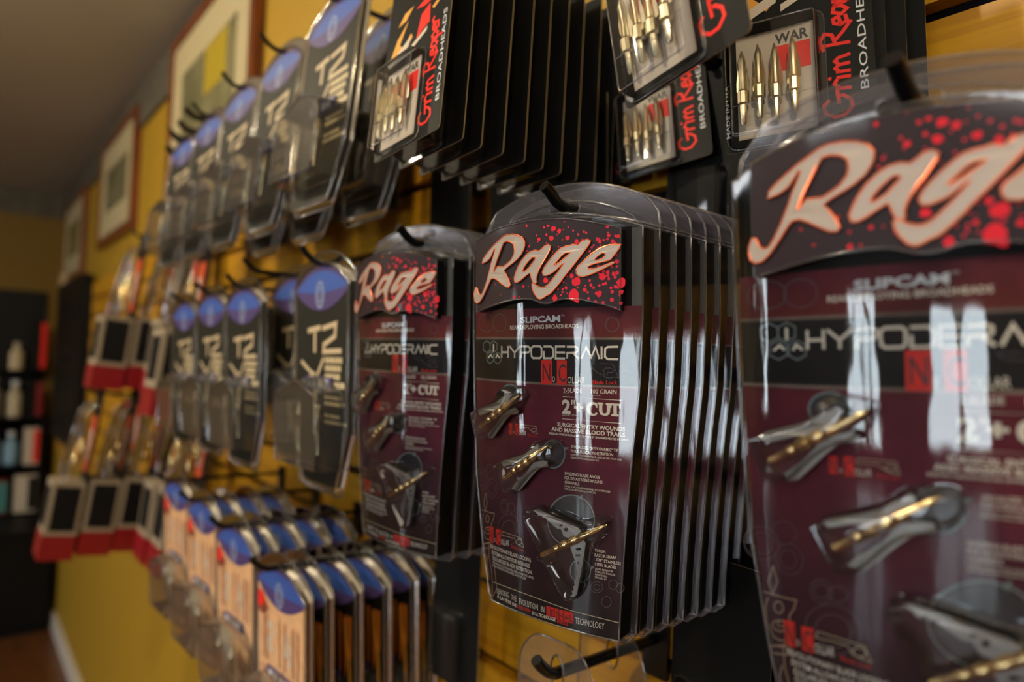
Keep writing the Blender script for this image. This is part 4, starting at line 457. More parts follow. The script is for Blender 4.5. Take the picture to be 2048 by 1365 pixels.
# ---------------------------------------------------------------- pegs
def peg(x, z, y_tip, label, group, r=.0034, rise=.014, back=.449, cat='peg'):
    t = thing('peg_hook', label, cat, (x, 0, z), group=group)
    b = MB(); pts = [(0, back, 0)]+[(0, y, 0) for y in (back-.03, (back+y_tip)/2, y_tip+.026, y_tip+.018)]+[(0, y_tip+.011, .003), (0, y_tip+.004, .009), (0, y_tip, rise)]
    b.tube(pts, r, 10); o = b.build('rod', PEG, t, smooth=False); smooth_angle(o, 50)
    c = MB(); c.box(-.012, .012, back-.004, back+.0005, -.03, .012); c.build('clip_plate', PEG, t)
    return t

# ---------------------------------------------------------------- bowed clamshell broadhead pack
def broadhead_pack(label, loc, rot, group):
    t = thing('broadhead_pack', label, 'package', loc, rot, group)
    FY = .0085; CX = -.0075                                 # plane and centre line of the hanging flange
    TOPZ = lambda x: .015-.019*(abs(x)/.068)**2.2
    fl = [(x, TOPZ(x)) for x in [-.055+.115*k/24 for k in range(25)]]+[(.0645, -.0045), (.0675, -.009), (.0685, -.016)]
    fl += [(.0685-.0145*k/8, -.03-.22*k/8) for k in range(1, 9)]+[(.053, -.258), (.048, -.2625), (.02, -.2655), (-.02, -.2655), (-.048, -.2625), (-.053, -.258)]
    fl += [(-.0500-.0155*k/8-.0050*math.sin(pi*k/8), -.25+.22*k/8) for k in range(0, 8)]+[(-.0662, -.02), (-.0645, -.010), (-.0600, -.0040)]
    fl = [(x+CX, z) for x, z in fl]
    left = [(-.266, -.0480), (-.254, -.0500), (-.2233, -.0588), (-.1716, -.0680), (-.1158, -.0712), (-.08, -.0722), (.0, -.0722)]
    right = [(-.266, .0462), (-.252, .0470), (-.23, .0480), (-.2, .0500), (-.156, .0535), (-.109, .0585), (-.07, .0600), (0, .0600)]
    top = lambda s: -.0075-.011*(abs(s+.003)/.06)**2
    bot = lambda s: -.2535-.0*s
    def tray(s_n, z_n, off, ex=0.0):
        rows = []
        for j in range(z_n+1):
            row = []
            for i in range(s_n+1):
                u = i/s_n; z = bot(0)+(top(interp(left, -.02)+(interp(right, -.02)-interp(left, -.02))*u)-bot(0))*j/z_n
                s = interp(left, z)-ex+(interp(right, z)-interp(left, z)+2*ex)*u
                row.append((s, z))
            rows.append(row)
        return rows
    G = tray(28, 30, 0)
    loop = G[0]+[r[-1] for r in G[1:-1]]+G[-1][::-1]+[r[0] for r in G[1:-1]][::-1]
    # clear shell: flange ring with slot, walls, front, bead round the edge
    c = MB(); hole = [(x*.5-.006, z*.5) for x, z in [(-.024, 0), (-.022, .006), (-.012, .008), (-.006, .012), (.006, .012), (.012, .008), (.022, .006), (.024, 0), (.022, -.006), (.0, -.009), (-.022, -.006)]]
    base = [(cyl_map(s, z)[0]*1.0+(.0018 if s > 0 else -.0018), z+(.0015 if z > -.03 else (-.0015 if z < -.25 else 0))) for s, z in loop]
    c.poly([fl, base, hole], lambda a, d: (a, FY, d)); c.poly([fl, base, hole], lambda a, d: (a, FY+.0009, d))
    sh = c.build('clamshell', CLEAR, t)
    w = MB(); fr = [cyl_map(s, z, .0012) for s, z in loop]; md = [(a*.99+b[0]*.01, y*.8+FY*.2, z) for (a, y, z), b in zip(fr, base)]; bk = [(a, FY, z) for a, z in base]
    w.grid([bk, [(a*.6+b[0]*.4, y*.5+FY*.5, z) for (a, y, z), b in zip(fr, bk)], md, fr], closed=True)
    smooth_angle(w.build('side_wall', WALLP, sh), 50)
    w = MB(); w.grid([[cyl_map(s, z, .0012) for s, z in r] for r in G]); w.build('front_cover', COVER, sh, smooth=True)
    w = MB(); w.tube([(a, FY+.0004, d) for a, d in fl], .0009, 6, closed=True); w.tube([(a, FY+.0004, d) for a, d in hole], .0006, 6, closed=True)
    w.tube([((a-CX)*.86+CX, FY-.0006, d-.0105) for a, d in fl if d > -.03], .0006, 5, cap=False)
    w.tube([(a, FY, d) for a, d in base], .0007, 5, closed=True)
    w.tube([(a, y, d) for a, y, d in fr], .0006, 5, closed=True)
    w.build('rim_bead', RIM, sh, smooth=True, kind='stuff')
    # printed card with black turned-back sides
    tc_ = lambda s: -.0605-.003*(abs(s+.003)/.06)**2
    G2 = [[(interp(left, z)+(interp(right, z)-interp(left, z))*i/28, z) for i in range(29)] for j in range(25) for z in (bot(0)+(tc_(.06)-bot(0))*j/24,)]
    loop2 = G2[0]+[r[-1] for r in G2[1:-1]]+G2[-1][::-1]+[r[0] for r in G2[1:-1]][::-1]
    k = MB(); k.grid([[cyl_map(s*.985, z, 0) for s, z in r] for r in G2], 0)
    e0 = [cyl_map(s*.985, z, 0) for s, z in loop2]; k.grid([e0, [(a*.995, FY-.0012, d) for a, y, d in e0]], 1, closed=True)
    for tab in (left, right):                             # black sides and back panel behind the header
        zz = [-.020-.044*j/8 for j in range(9)]
        k.grid([[cyl_map(interp(tab, z)*.985, z, -.0005) for z in zz], [(cyl_map(interp(tab, z)*.985, z)[0]*.995, FY-.0012, z) for z in zz]], 1)
    k.grid([[cyl_map(interp(left, z)*.98+(.0525-interp(left, z)*.98)*u/14, z, -.0035) for u in range(15)] for z in (-.0185, -.033, -.048, -.066)], 1)
    k.grid([[cyl_map(.0525+(.0592-.0525)*u/3, z, -.0035+.0033*u/3) for u in range(4)] for z in (-.0195, -.033, -.048, -.066)], 2)  # grey strip painted for the bright reflection in the curved cover
    card = k.build('insert_card', [CARD, BLACKCARD, mat('painted_reflection_margin', (.13, .13, .125), .5)], t); smooth_angle(card, 30)
    k = MB(); xs = [-.0622+.115*i/30 for i in range(31)]; H = mm(HEADER)
    def span(x):
        zs = []
        for (a, za), (b_, zb) in zip(H, H[1:]+H[:1]):
            if (a-x)*(b_-x) < 0: zs.append(za+(zb-za)*(x-a)/(b_-a))
        return (min(zs), max(zs)) if len(zs) > 1 else None
    cols = [(x, span(x)) for x in xs]; cols = [(x, s) for x, s in cols if s]
    for off, nm in ((.007, 0),):
        k.grid([[cyl_map(x, s[0]+(s[1]-s[0])*j/6, off) for j in range(7)] for x, s in cols], 0)
    edge = [(x, s[1]) for x, s in cols]+[(cols[-1][0], cols[-1][1][1]+(cols[-1][1][0]-cols[-1][1][1])*j/6) for j in range(1, 6)]+[(x, s[0]) for x, s in cols[::-1]]+[(cols[0][0], cols[0][1][0]+(cols[0][1][1]-cols[0][1][0])*j/6) for j in range(1, 6)]
    k.grid([[cyl_map(x, z, -.010) for x, z in edge], [cyl_map(x, z, .0062) for x, z in edge], [cyl_map(x, z, .007) for x, z in inset(edge, .0008)]], 1, closed=True)
    hd = k.build('header_plate', [HEADM, BLACKCARD], t); smooth_angle(hd, 35)
    k = MB(); k.tube([cyl_map(x, z, .0069) for x, z in edge], .0006, 5, closed=True); k.build('header_rim', RIM, hd, smooth=True)
    k = MB()
    for s, z, r in BLOB:
        if z/1000 < -.0655+.004: r = min(r, 2.0)
        n = 14; k.poly([[(min(.0517, s/1000+r/1000*(1+.16*math.sin(3*q+s)+.08*math.sin(5*q+z))*math.cos(2*pi*j/n)), z/1000+r/1000*(1+.14*math.sin(2*q+z))*math.sin(2*pi*j/n)) for j in range(n) for q in (2*pi*j/n,)]], lambda a, d: cyl_map(a, d, .0071))
    k.build('splatter', SPLAT, hd, kind='stuff')
    for nm in ('R', 'A', 'G', 'E'):
        lg = MB(); lo = [mm(globals()[nm+'0']), mm(globals()[nm+'1'])]
        lg.prism(lo, lambda a, d: cyl_map(a, d, .007), lambda a, d: cyl_map(a, d, .0081), back=False)
        for l in lo: lg.tube([cyl_map(a, d, .0079) for a, d in l], .00042, 5, 1, closed=True)
        lg.build('raised_letter', [LOGO, COPPER], hd)
    # flat print on the card, one piece per ink
    inks = {x: MB() for x in 'cwkrRtfygd'}
    F = lambda off: (lambda a, d: cyl_map(a/1000, d/1000, off))
    for s, c0, a0, z0, a1, z1, h, bo in TEXT:
        put_text(inks[c0], s, (a0, z0), (a1, z1), h, F(.0004 if c0 == 'k' else .00025), bold=bo)
    for c0, pts in POLY: inks[c0].poly([pts], F(.0003 if c0 != 't' else .0002))
    for c0, wd, cl, pts in STROKE: inks[c0].stroke([(a+4.0, d) for a, d in pts] if c0 == 'g' else pts, wd, F(.0003 if c0 in 'cyt' else .0002), closed=bool(cl))
    for c0, (ce, ex, ey) in DISC:
        rx = abs(ex[0]-ce[0]); ry = abs(ey[1]-ce[1]); rings = [ellipse(ce[0], ce[1], rx*q, ry*q, 28) for q in (.02, .35, .7, 1)]
        inks['d'].grid([[F(.00012)(*p) for p in rg] for rg in rings], closed=True)
    for q, nm, m_ in (('c', 'cream_lettering', CREAM), ('w', 'white_lettering', WHITE), ('k', 'black_lettering', INK), ('r', 'red_lettering', RED), ('R', 'red_block', RED), ('t', 'callout_ring', TEAL), ('f', 'faint_circle', FAINT), ('y', 'gold_line', YEL), ('g', 'line_drawing', TAN), ('d', 'dark_disc', DISCM)):
        inks[q].build(nm, m_, card, kind='stuff')
    # three broadheads, each under its own bubble
    for i in range(3):
        a, b_ = [Vector(cyl_map(p[0]/1000, p[1]/1000, .0078)) for p in SHAFT[i]]; ax = b_-a
        prof = [(0, .9), (.02, 1.5), (.2, 1.5), (.22, 1.9), (.27, 1.9), (.29, 1.5), (.33, 2.3), (.40, 2.5), (.43, 1.7), (.47, 2.3), (.55, 2.3), (.58, 1.7), (.62, 2.1), (.68, 2.1), (.71, 1.6), (.86, 1.45), (.93, 1.1), (1, .3)]
        k = MB(); k.tube([a+ax*q for q, _ in prof], [r*1.12/1000 for _, r in prof], 14); bh = k.build('broadhead', GOLD, t); smooth_angle(bh, 35)
        for j, pl in enumerate(BLADE[i]):
            o0 = .0042 if j else .0054
            k = MB(); k.prism([mm(pl)]+([mm(h_) for h_ in BHOLE[j]] if i == 2 else []), lambda x, d: cyl_map(x, d, o0), lambda x, d: cyl_map(x, d, o0+.0009)); k.build('blade', STEEL, bh)
        B0 = rounded(mm(BLI[i]), .004, 3)
        k = MB(); L1 = B0; L2 = inset(B0, .0005); L3 = inset(B0, .0012); L4 = inset(B0, .0025)
        k.grid([[cyl_map(x, d, h) for x, d in l] for l, h in ((L1, .0012), (L2, .0075), (L3, .0100), (L4, .0112))], closed=True)
        k.poly([L4], lambda x, d: cyl_map(x, d, .0112)); smooth_angle(k.build('bubble', BUBBLE, t), 60)
    return t
HID = ('cream_lettering', 'white_lettering', 'black_lettering', 'red_lettering', 'red_block', 'callout_ring', 'faint_circle', 'gold_line', 'line_drawing', 'dark_disc', 'splatter', 'blade', 'broadhead', 'bubble', 'raised_letter')
ORD = ['', 'second', 'third', 'fourth', 'fifth', 'sixth', 'seventh', 'eighth', 'ninth', 'tenth']
MID = ((-.3071, .288, .0999), (R(11.5), R(3), 0)); RGT = ((-.0998, .2747, .1067), (R(11.58), R(4.09), R(-1.31))); LFT = ((-.4989, .295, .1013), (R(8.07), R(2.38), R(.26)))
pk = broadhead_pack('maroon bowed clamshell pack with raised script header, front of the middle stack', *MID, 'maroon clamshell packs on pegs')
GR = 'maroon clamshell packs on pegs'
def shifted(base, i, dy, dz=0): return ((base[0][0], base[0][1]+dy*i, base[0][2]+dz*i), base[1])
ORD += ['eleventh']
for i in range(1, 11): dup(pk, 'bowed clamshell pack, %s from the front of the tall middle stack' % ORD[i], *shifted(MID, i, .0147), GR, HID)
dup(pk, 'largest maroon clamshell pack, cut by the frame, front of the stack at the right edge', *RGT, GR)
dup(pk, 'clamshell pack directly behind the largest pack at the right edge', *shifted(RGT, 1, .0147), GR, HID)
dup(pk, 'smallest maroon clamshell pack, front of the short stack beside the charcoal packs', *LFT, GR)
for i in range(1, 3): dup(pk, 'clamshell pack, %s from the front of the short maroon stack' % ORD[i], *shifted(LFT, i, .0165), GR, HID)
for base, lab in ((MID, 'tall middle'), (RGT, 'rightmost'), (LFT, 'short')):
    peg(base[0][0]-.006, base[0][2]+.0005, base[0][1]-.012, 'black peg with upturned tip through the %s stack of maroon packs' % lab, 'pegs of the maroon packs', r=.0038, rise=.011)

# ---------------------------------------------------------------- charcoal / photo-printed hanging packs with a deep clear box at the bottom
def hanging_pack(label, loc, rot, group, kind='charcoal', box=.030):
    t = thing('arrow_head_pack', label, 'package', loc, rot, group)
    arch = lambda x, h=.024: .013-h*(abs(x)/.0675)**2.2
    fl = [(-.0675+.135*k/16, arch(-.0675+.135*k/16)) for k in range(17)]+[(.0685, -.018), (.0675, -.165), (.046, -.220), (.040, -.226), (-.040, -.226), (-.046, -.220), (-.0675, -.165), (-.0685, -.018)]
    hole = [(-.012, -.004), (-.011, .003), (0, .0065), (.011, .003), (.012, -.004)]
    c = MB(); c.prism([fl, hole], lambda a, d: (a, .0006, d), lambda a, d: (a, -.0006, d))
    c.build('flange', SMOKE, t)
    # inner raised tray and its rounded bright edge
    w = MB(); tr = inset(fl, .006); tr = [(a, d-.006 if d > -.03 else d) for a, d in tr]
    w.tube([(a, 0, d) for a, d in fl], .0012, 6, closed=True); w.tube([(a, -.0052, d) for a, d in tr], .0013, 6, closed=True)
    w.build('rim_bead', PLASTIC_RIM, t, smooth=True, kind='stuff')
    w = MB(); w.grid([[(a*1.03, 0, d) for a, d in tr], [(a, -.0055, d) for a, d in tr]], closed=True); w.build('tray_wall', SMOKE, t)
    # card
    cd_ = inset(fl, .009); cd_ = [(a, d-.007 if d > -.03 else d) for a, d in cd_]
    cm_ = {'charcoal': CHAR, 'cream': CREAMCARD, 'dark': BLACKCARD}[kind]
    k = MB(); k.prism([cd_], lambda a, d: (a, -.0022, d), lambda a, d: (a, -.0034, d)); card = k.build('insert_card', cm_, t)
    fn = lambda a, d: (a, -.0037, d); f2 = lambda a, d: (a, -.0039, d); f3 = lambda a, d: (a, -.0041, d)
    topc = [p for p in cd_ if p[1] > -.03]; x0 = min(p[0] for p in topc); x1 = max(p[0] for p in topc)
    low = lambda x, dz: -.026-dz-.020*(1-(x/.06)**2)
    k = MB(); n = 16; X = [x0+(x1-x0)*i/n for i in range(n+1)]; tz = lambda x: arch(x)-.0155
    k.grid([[fn(x, tz(x)) for x in X], [fn(x, tz(x)*.35+low(x, 0)*.65) for x in X]]); k.build('blue_arch', BLUE, card)
    k = MB(); k.grid([[f2(x, tz(x)*.4+low(x, 0)*.6) for x in X], [f2(x, low(x, 0)) for x in X]])
    k.grid([[f2(x, tz(x)) for x in X], [f2(x, tz(x)-.004) for x in X]]); k.build('violet_band', PURPLE, card, kind='stuff')
    k = MB(); k.stroke(ellipse(-.002, -.030, .0085, .0125, 20), .0022, f3, closed=True); k.stroke(ellipse(-.002, -.030, .0045, .0075, 16), .0016, f3, closed=True); k.build('oval_emblem', PALE, card, kind='stuff')
    if kind == 'charcoal':
        k = MB()
        for pts, wd in (([(-.030, -.066), (.000, -.063)], .0055), ([(-.013, -.066), (-.013, -.088)], .0055), ([(.004, -.064), (.034, -.060), (.032, -.072), (.008, -.080), (.007, -.087), (.046, -.086)], .0050)): k.stroke(pts, wd, f2)
        k.build('large_lettering', SAND, card, kind='stuff')
        k = MB()
        for pts, wd in (([(-.046, -.097), (-.022, -.108), (-.012, -.110)], .0042), ([(.008, -.093), (-.006, -.110)], .0042), ([(-.036, -.118), (-.024, -.112), (-.010, -.112)], .003), ([(-.011, -.109), (-.011, -.128), (-.012, -.170)], .0062)): k.stroke(pts, wd, f2)
        k.build('arrow_drawing', SAND, card, kind='stuff')
        k = MB()
        for j, (z, h, wd) in enumerate([(-.098, .0056, .036), (-.106, .0056, .033), (-.114, .0056, .034), (-.122, .0056, .038), (-.133, .003, .036), (-.139, .003, .044), (-.151, .003, .032), (-.157, .003, .046)]):
            x = .011
            while x < .011+wd*.92:
                q = random.uniform(.004, .007); k.poly([[(x, z), (x+q, z), (x+q, z+h), (x, z+h)]], fn); x += q+.0012
        k.build('small_lettering', YEL, card, kind='stuff')
    elif kind == 'cream':
        k = MB(); k.poly([[(-.058, -.035), (-.045, -.037), (-.030, -.052), (-.045, -.062), (-.058, -.060)]], fn)
        for x in (-.045, -.036, -.004, .010, .030, .041): k.poly([[(x, -.108), (x+.0035, -.108), (x+.0035, -.058), (x, -.055)]], fn)
        k.stroke([(-.052, -.118), (-.02, -.124), (.05, -.142)], .0022, fn); k.stroke([(.012, -.150), (.046, -.163), (.046, -.182), (.012, -.170)], .002, fn, closed=True)
        for x in (.018, .026, .034): k.stroke([(x, -.157-.35*(x-.018)), (x, -.172-.35*(x-.018))], .003, fn)
        k.build('brown_drawing', BROWN, card, kind='stuff')
        k = MB(); k.stroke([(-.032, -.070), (-.022, -.066), (-.020, -.076), (-.030, -.088), (-.029, -.094), (-.018, -.094)], .006, f2); k.stroke([(.018, -.066), (.014, -.088), (.024, -.088)], .005, f2); k.stroke([(.022, -.076), (.022, -.100)], .006, f2)
        k.poly([[(-.048, -.130), (-.010, -.136), (-.010, -.172), (-.050, -.168)]], f2); k.build('pale_numerals', PAPER, card, kind='stuff')
        k = MB(); k.poly([[(-.058, -.036), (-.044, -.038), (-.040, -.048), (-.058, -.056)]], f3); k.build('red_corner', RED, card)
    else:
        k = MB()
        for x in (-.05, -.035, -.012, .012, .022, .034, .044): k.poly([[(x, -.050-.002*random.random()), (x+random.uniform(.004, .009), -.049), (x+.006+.004*random.random(), -.085-.05*random.random()), (x+.003, -.10-.03*random.random())]], fn)
        k.build('flame_print', ORANGE, card, kind='stuff')
        k = MB(); k.stroke([(.036, -.055), (.047, -.10), (.049, -.15)], .005, f2); k.build('amber_print', AMBER, card)
    # deep clear box with chamfered top corners, bright edges, little printed strip
    B = [(-.050, -.200), (.050, -.200), (.055, -.138), (.046, -.124), (.006, -.111), (-.046, -.124), (-.055, -.138)]
    k = MB(); Bi = inset(B, .0045)
    k.grid([[(a, -.004, d) for a, d in B], [(a, -box*.8, d) for a, d in inset(B, .002)], [(a, -box, d) for a, d in Bi]], closed=True); k.poly([Bi], lambda a, d: (a, -box, d))
    bx = smooth_angle(k.build('clear_box', BOXM, t), 30)
    k = MB(); k.tube([(a, -box, d) for a, d in Bi], .0011, 6, closed=True); k.tube([(a, -.004, d) for a, d in B], .0009, 5, closed=True); k.build('box_edge', PLASTIC_RIM, bx, smooth=True, kind='stuff')
    k = MB(); k.box(-.030, .030, -.0062, -.0045, -.124, -.112); st_ = k.build('printed_strip', PURPLE, t)
    k = MB()
    for x in (-.024, -.012, .003, .014): k.box(x, x+.0085, -.0066, -.0060, -.1215, -.1145)
    k.build('white_print', WHITE, st_, kind='stuff')
    for x in (-.022, .022):                                   # heads inside the box
        k = MB(); prof = [(0, .001), (.012, .0035), (.014, .0022), (.030, .0028), (.034, .0016), (.048, .0016)]
        k.tube([(x, -box*.5, -.138-q) for q, _ in prof], [r for _, r in prof], 10); smooth_angle(k.build('broadhead', SILVER, t), 40)
    return t
TG = 'charcoal packs on the pegs'; tz_ = lambda *a: a
tu = hanging_pack('charcoal pack with blue arch, front pack of the upper row, nearest the black cards', (-.662, .293, .372), (R(2), R(-5), 0), TG)
UP = [(-.812, 'second'), (-.962, 'third'), (-1.112, 'fourth'), (-1.262, 'fifth')]
for k, (x, nm) in enumerate(UP): dup(tu, 'charcoal pack %s from the right in the upper row of clear boxed packs' % nm, (x, .293, .368), (R(2+k), R(-5), 0), TG)
dup(tu, 'charcoal pack hanging in the dark behind the front pack of the upper row', (-.662, .350, .372), (R(1), R(-5), 0), TG)
for x, nm in [(-.812, 'second'), (-.962, 'third')]: dup(tu, 'charcoal pack hidden behind the %s pack of the upper row' % nm, (x, .350, .368), (R(1), R(-5), 0), TG)
MIDROW = [(-.648, .283, .094, 1, 'charcoal pack with pale lettering, beside the short maroon stack'), (-.822, .323, .100, 3, 'charcoal pack half hidden behind the front pack of the middle row'),
          (-.885, .283, .086, 2, 'third charcoal pack from the right in the middle row'), (-1.025, .283, .086, 2, 'fourth charcoal pack from the right in the middle row'), (-1.17, .283, .082, 2, 'leftmost charcoal pack of the middle row, beside the red cartons')]
for x, y, z, a, lab in MIDROW: dup(tu, lab, (x, y, z), (R(a), R(2), 0), TG)
for x, z, lab in [(-.662, .372, 'first'), (-.812, .368, 'second'), (-.962, .368, 'third'), (-1.112, .368, 'fourth'), (-1.262, .368, 'fifth')]:
    peg(x, z+.001, .262, 'black peg of the %s upper charcoal pack from the right' % lab, 'pegs of the charcoal packs', r=.003)
for x, z, lab in [(-.648, .094, 'first'), (-.822, .100, 'second'), (-.885, .086, 'third'), (-1.025, .086, 'fourth'), (-1.17, .082, 'fifth')]:
    peg(x, z+.001, .258, 'black peg of the %s middle charcoal pack from the right' % lab, 'pegs of the charcoal packs', r=.003)
BGp = 'blue topped photo packs on the lower pegs'
pc = hanging_pack('cream printed pack with blue arch, front of the nearest lower stack', (-.725, .285, -.226), (R(3), R(3), 0), BGp, 'cream')
pd = hanging_pack('blue topped dark pack, second from the front of the nearest lower stack', (-.725, .307, -.226), (R(3), R(3), 0), BGp, 'dark', box=.016)
def lower(x, z, ys, nm):
    for k, y in enumerate(ys):
        dup(pd, 'blue topped dark pack, %s from the front of the %s lower stack' % (ORD[k+1], nm), (x, y, z), (R(3), R(3), 0), BGp)
for k, y in enumerate((.340, .374, .408, .432)): dup(pd, 'blue topped dark pack, %s from the front of the nearest lower stack' % ORD[k+2], (-.725, y, -.226), (R(3), R(3), 0), BGp)
dup(pc, 'cream printed pack with blue arch, front of the middle lower stack', (-.875, .283, -.212), (R(3), R(3), 0), BGp); lower(-.875, -.212, (.305, .338, .372, .406), 'middle')
dup(pc, 'cream printed pack with blue arch, front of the farther lower stack', (-1.02, .283, -.205), (R(3), R(3), 0), BGp); lower(-1.02, -.205, (.312, .345, .380), 'farther')
dup(pc, 'leftmost cream printed pack with blue arch on the lower pegs', (-1.165, .283, -.200), (R(3), R(3), 0), BGp)
for x, z, lab in [(-.725, -.225, 'nearest'), (-.875, -.211, 'middle'), (-1.02, -.204, 'farther'), (-1.165, -.199, 'leftmost')]:
    peg(x, z, .250, 'long black peg of the %s lower stack of blue topped packs' % lab, 'pegs of the blue topped packs', r=.0032)
for k, (x, z, lab) in enumerate([(-1.205, .392, 'topmost'), (-1.245, .380, 'second from the top'), (-1.292, .372, 'third from the top'), (-1.325, .356, 'lowest')]):
    peg(x, z, .272, 'empty black peg before the large framed print, %s' % lab, 'empty pegs', r=.0055, rise=.010, back=.449)

# ---------------------------------------------------------------- black cards with a small clear blister of four heads
def head_shape(k, x, y, zt, s=1.0):
    prof = [(0, .0004), (.010, .0022), (.022, .0017), (.032, .0021), (.034, .0031), (.043, .0031), (.044, .0019), (.058, .0017), (.060, .0010)]
    k.tube([(x, y, zt-q*s) for q, _ in prof], [r*1.75 for _, r in prof], 10)
    for a in (0, 2.1, 4.2):
        c_, s_ = math.cos(a+.5), math.sin(a+.5)
        P = [(x+c_*.0024, y+s_*.0024, zt-.003), (x+c_*.0068, y+s_*.0068, zt-.024*s), (x+c_*.0068, y+s_*.0068, zt-.031*s), (x+c_*.0024, y+s_*.0024, zt-.034*s)]
        k.face(P)
SCRIPT = [  # spiky hand-drawn capitals and small letters: advance, strokes
    (.98, [(.62, .78, .45, .98, .2, .92, .05, .62, .07, .28, .28, .0, .52, .04, .68, .28, .70, .46), (.42, .44, .88, .50)]),
    (.40, [(.0, .0, .05, .56), (.05, .40, .20, .58, .34, .48)]), (.20, [(.0, .0, .03, .5), (.02, .68, .06, .78)]),
    (.66, [(.0, .0, .03, .5), (.03, .38, .15, .52, .24, .40, .25, .0), (.25, .38, .38, .52, .47, .40, .52, -.02)]), (.28, []),
    (.72, [(.05, -.05, .10, .98), (-.08, .88, .25, 1.02, .48, .84, .40, .58, .12, .48), (.20, .48, .42, .20, .74, -.12)]),
    (.38, [(.02, .24, .30, .32, .25, .50, .10, .48, .02, .24, .10, .02, .32, .08)]),
    (.46, [(.32, .45, .12, .50, .02, .20, .15, .0, .28, .18, .33, .48), (.33, .48, .40, .0)]),
    (.42, [(.05, .52, .02, -.38), (.04, .35, .20, .52, .34, .30, .20, .02, .05, .10)]),
    (.38, [(.02, .24, .30, .32, .25, .50, .10, .48, .02, .24, .10, .02, .32, .08)]), (.42, [(.0, .0, .05, .56), (.05, .40, .20, .58, .36, .46)])]
def script_up(k, x, z0, size, f):
    t = 0
    for adv, strokes in SCRIPT:
        for st in strokes:
            p = [(x-st[i+1]*size*.78, z0+(t+st[i])*size) for i in range(0, len(st), 2)]
            k.stroke(p, size*.105, f)
        t += adv*.9
def black_card_pack(label, loc, rot, group):
    t = thing('carded_pack', label, 'package', loc, rot, group)
    w = .0625; bow = lambda a: -.004*(1-(a/w)**2)*-1
    out = rounded([(-w, -.187), (w, -.187), (w, .078), (-w, .078)], .006, 4); hole = ellipse(0, .055, .013, .007, 12)
    k = MB(); k.prism([out, hole], lambda a, d: (a, .0004, d), lambda a, d: (a, -.0004, d), side=1); card = k.build('backing_card', [BLACKCARD, YEL], t)
    f = lambda a, d: (a, -.0007, d); f2 = lambda a, d: (a, -.0009, d)
    k = MB(); script_up(k, .0435, -.172, .0290, f); k.build('red_script', RED, card, kind='stuff')
    k = MB(); put_text_up(k, 'BROADHEADS', .0565, -.150, -.034, .0062, f); put_text_up(k, 'MADE IN USA', -.0575, -.172, -.120, .0032, f, bold=.02); k.build('white_lettering', WHITE, card, kind='stuff')
    k = MB()
    for pts in ([(-.055, -.060), (-.040, -.030), (-.020, -.012), (-.034, -.040), (-.024, -.050), (-.044, -.052)], [(-.042, -.012), (-.030, .002), (-.012, .004), (-.026, -.010)], [(.026, -.018), (.046, -.008), (.044, -.014), (.030, -.022)], [(-.030, -.052), (-.012, -.034), (-.008, -.040), (-.022, -.056)]): k.poly([pts], f)
    k.build('amber_flame_print', AMBER, card, kind='stuff')
    k = MB()
    for pts in ([(.000, -.048), (.006, -.018), (.022, -.010), (.024, -.036), (.012, -.040)], [(-.006, -.004), (.012, .002), (.026, -.006), (.010, -.008)]): k.poly([pts], f)
    k.build('red_flame_print', RED, card, kind='stuff')
    k = MB(); k.poly([[(-.050, -.067), (-.014, -.050), (-.012, -.038), (-.048, -.056)]], f2); k.poly([[(-.010, -.060), (.020, -.046), (.021, -.040), (-.010, -.053)]], f2); k.build('white_block_print', PAPER, card, kind='stuff')
    # paper slip inside the blister
    k = MB(); k.poly([[(-.050, -.176), (.016, -.176), (.016, -.076), (-.050, -.076)]], f2); slip = k.build('paper_slip', PAPER, t)
    k = MB(); put_text(k, 'WAR', (-.016, -.0905), (.012, -.0905), .009, lambda a, d: (a, -.0012, d), bold=.03); k.build('black_lettering', INK, slip, kind='stuff')
    k = MB(); k.poly([[(-.016, -.118), (.013, -.118), (.013, -.093), (-.016, -.093)]], lambda a, d: (a, -.0011, d)); k.build('red_flag', RED, slip)
    # blister
    B0 = rounded([(-.056, -.181), (.021, -.181), (.021, -.071), (-.056, -.071)], .007, 5)
    k = MB(); lv = [(inset(B0, -.004), .0008), (B0, .001), (inset(B0, .0008), .009), (inset(B0, .0022), .0155), (inset(B0, .005), .0175)]
    k.grid([[(a, -h, d) for a, d in l] for l, h in lv], closed=True); k.poly([lv[-1][0]], lambda a, d: (a, -.0175, d)); bl = smooth_angle(k.build('blister', BUBBLE, t), 50)
    k = MB(); k.tube([(a, -.0165, d) for a, d in inset(B0, .003)], .0006, 5, closed=True); k.tube([(a, -.0012, d) for a, d in inset(B0, -.004)], .0005, 5, closed=True)
    k.tube([(-.052, -.0165, -.150), (-.02, -.0172, -.149), (.019, -.0165, -.148)], .0005, 5); k.build('blister_edge', RIM, bl, smooth=True, kind='stuff')
    for j, x in enumerate((-.044, -.030, -.016, -.001)):
        k = MB(); head_shape(k, x, -.009, -.094+.003*(j % 2), 1.2); smooth_angle(k.build('broadhead', SILVER, t), 30)
    return t
GG = 'black cards with clear blisters'; HID2 = ('red_script', 'white_lettering', 'amber_flame_print', 'red_flame_print', 'white_block_print', 'paper_slip', 'black_lettering', 'red_flag', 'broadhead', 'blister_edge')
S1 = (-.43, .2525, .263)
RS1 = (R(4), R(-9), R(-7))
gp = black_card_pack('black card with pale heads in a blister, front of the long dark stack', S1, RS1, GG)
for ch in gp.children_recursive: ch.data.transform(Matrix.Scale(.62, 4))
for k in range(1, 10): dup(gp, 'black card, %s from the front of the long dark stack of cards' % ORD[k], (S1[0]+.0012*math.sin(k*2.3), S1[1]+.0185*k, S1[2]), (R(2+1.5*math.sin(k*1.7)), R(-8+.7*k), R(-6+.6*k)), GG, HID2)
S2 = (-.221, .259, .256); S3 = (-.3555, .428, .270); S4 = (-.199, .355, .2415)
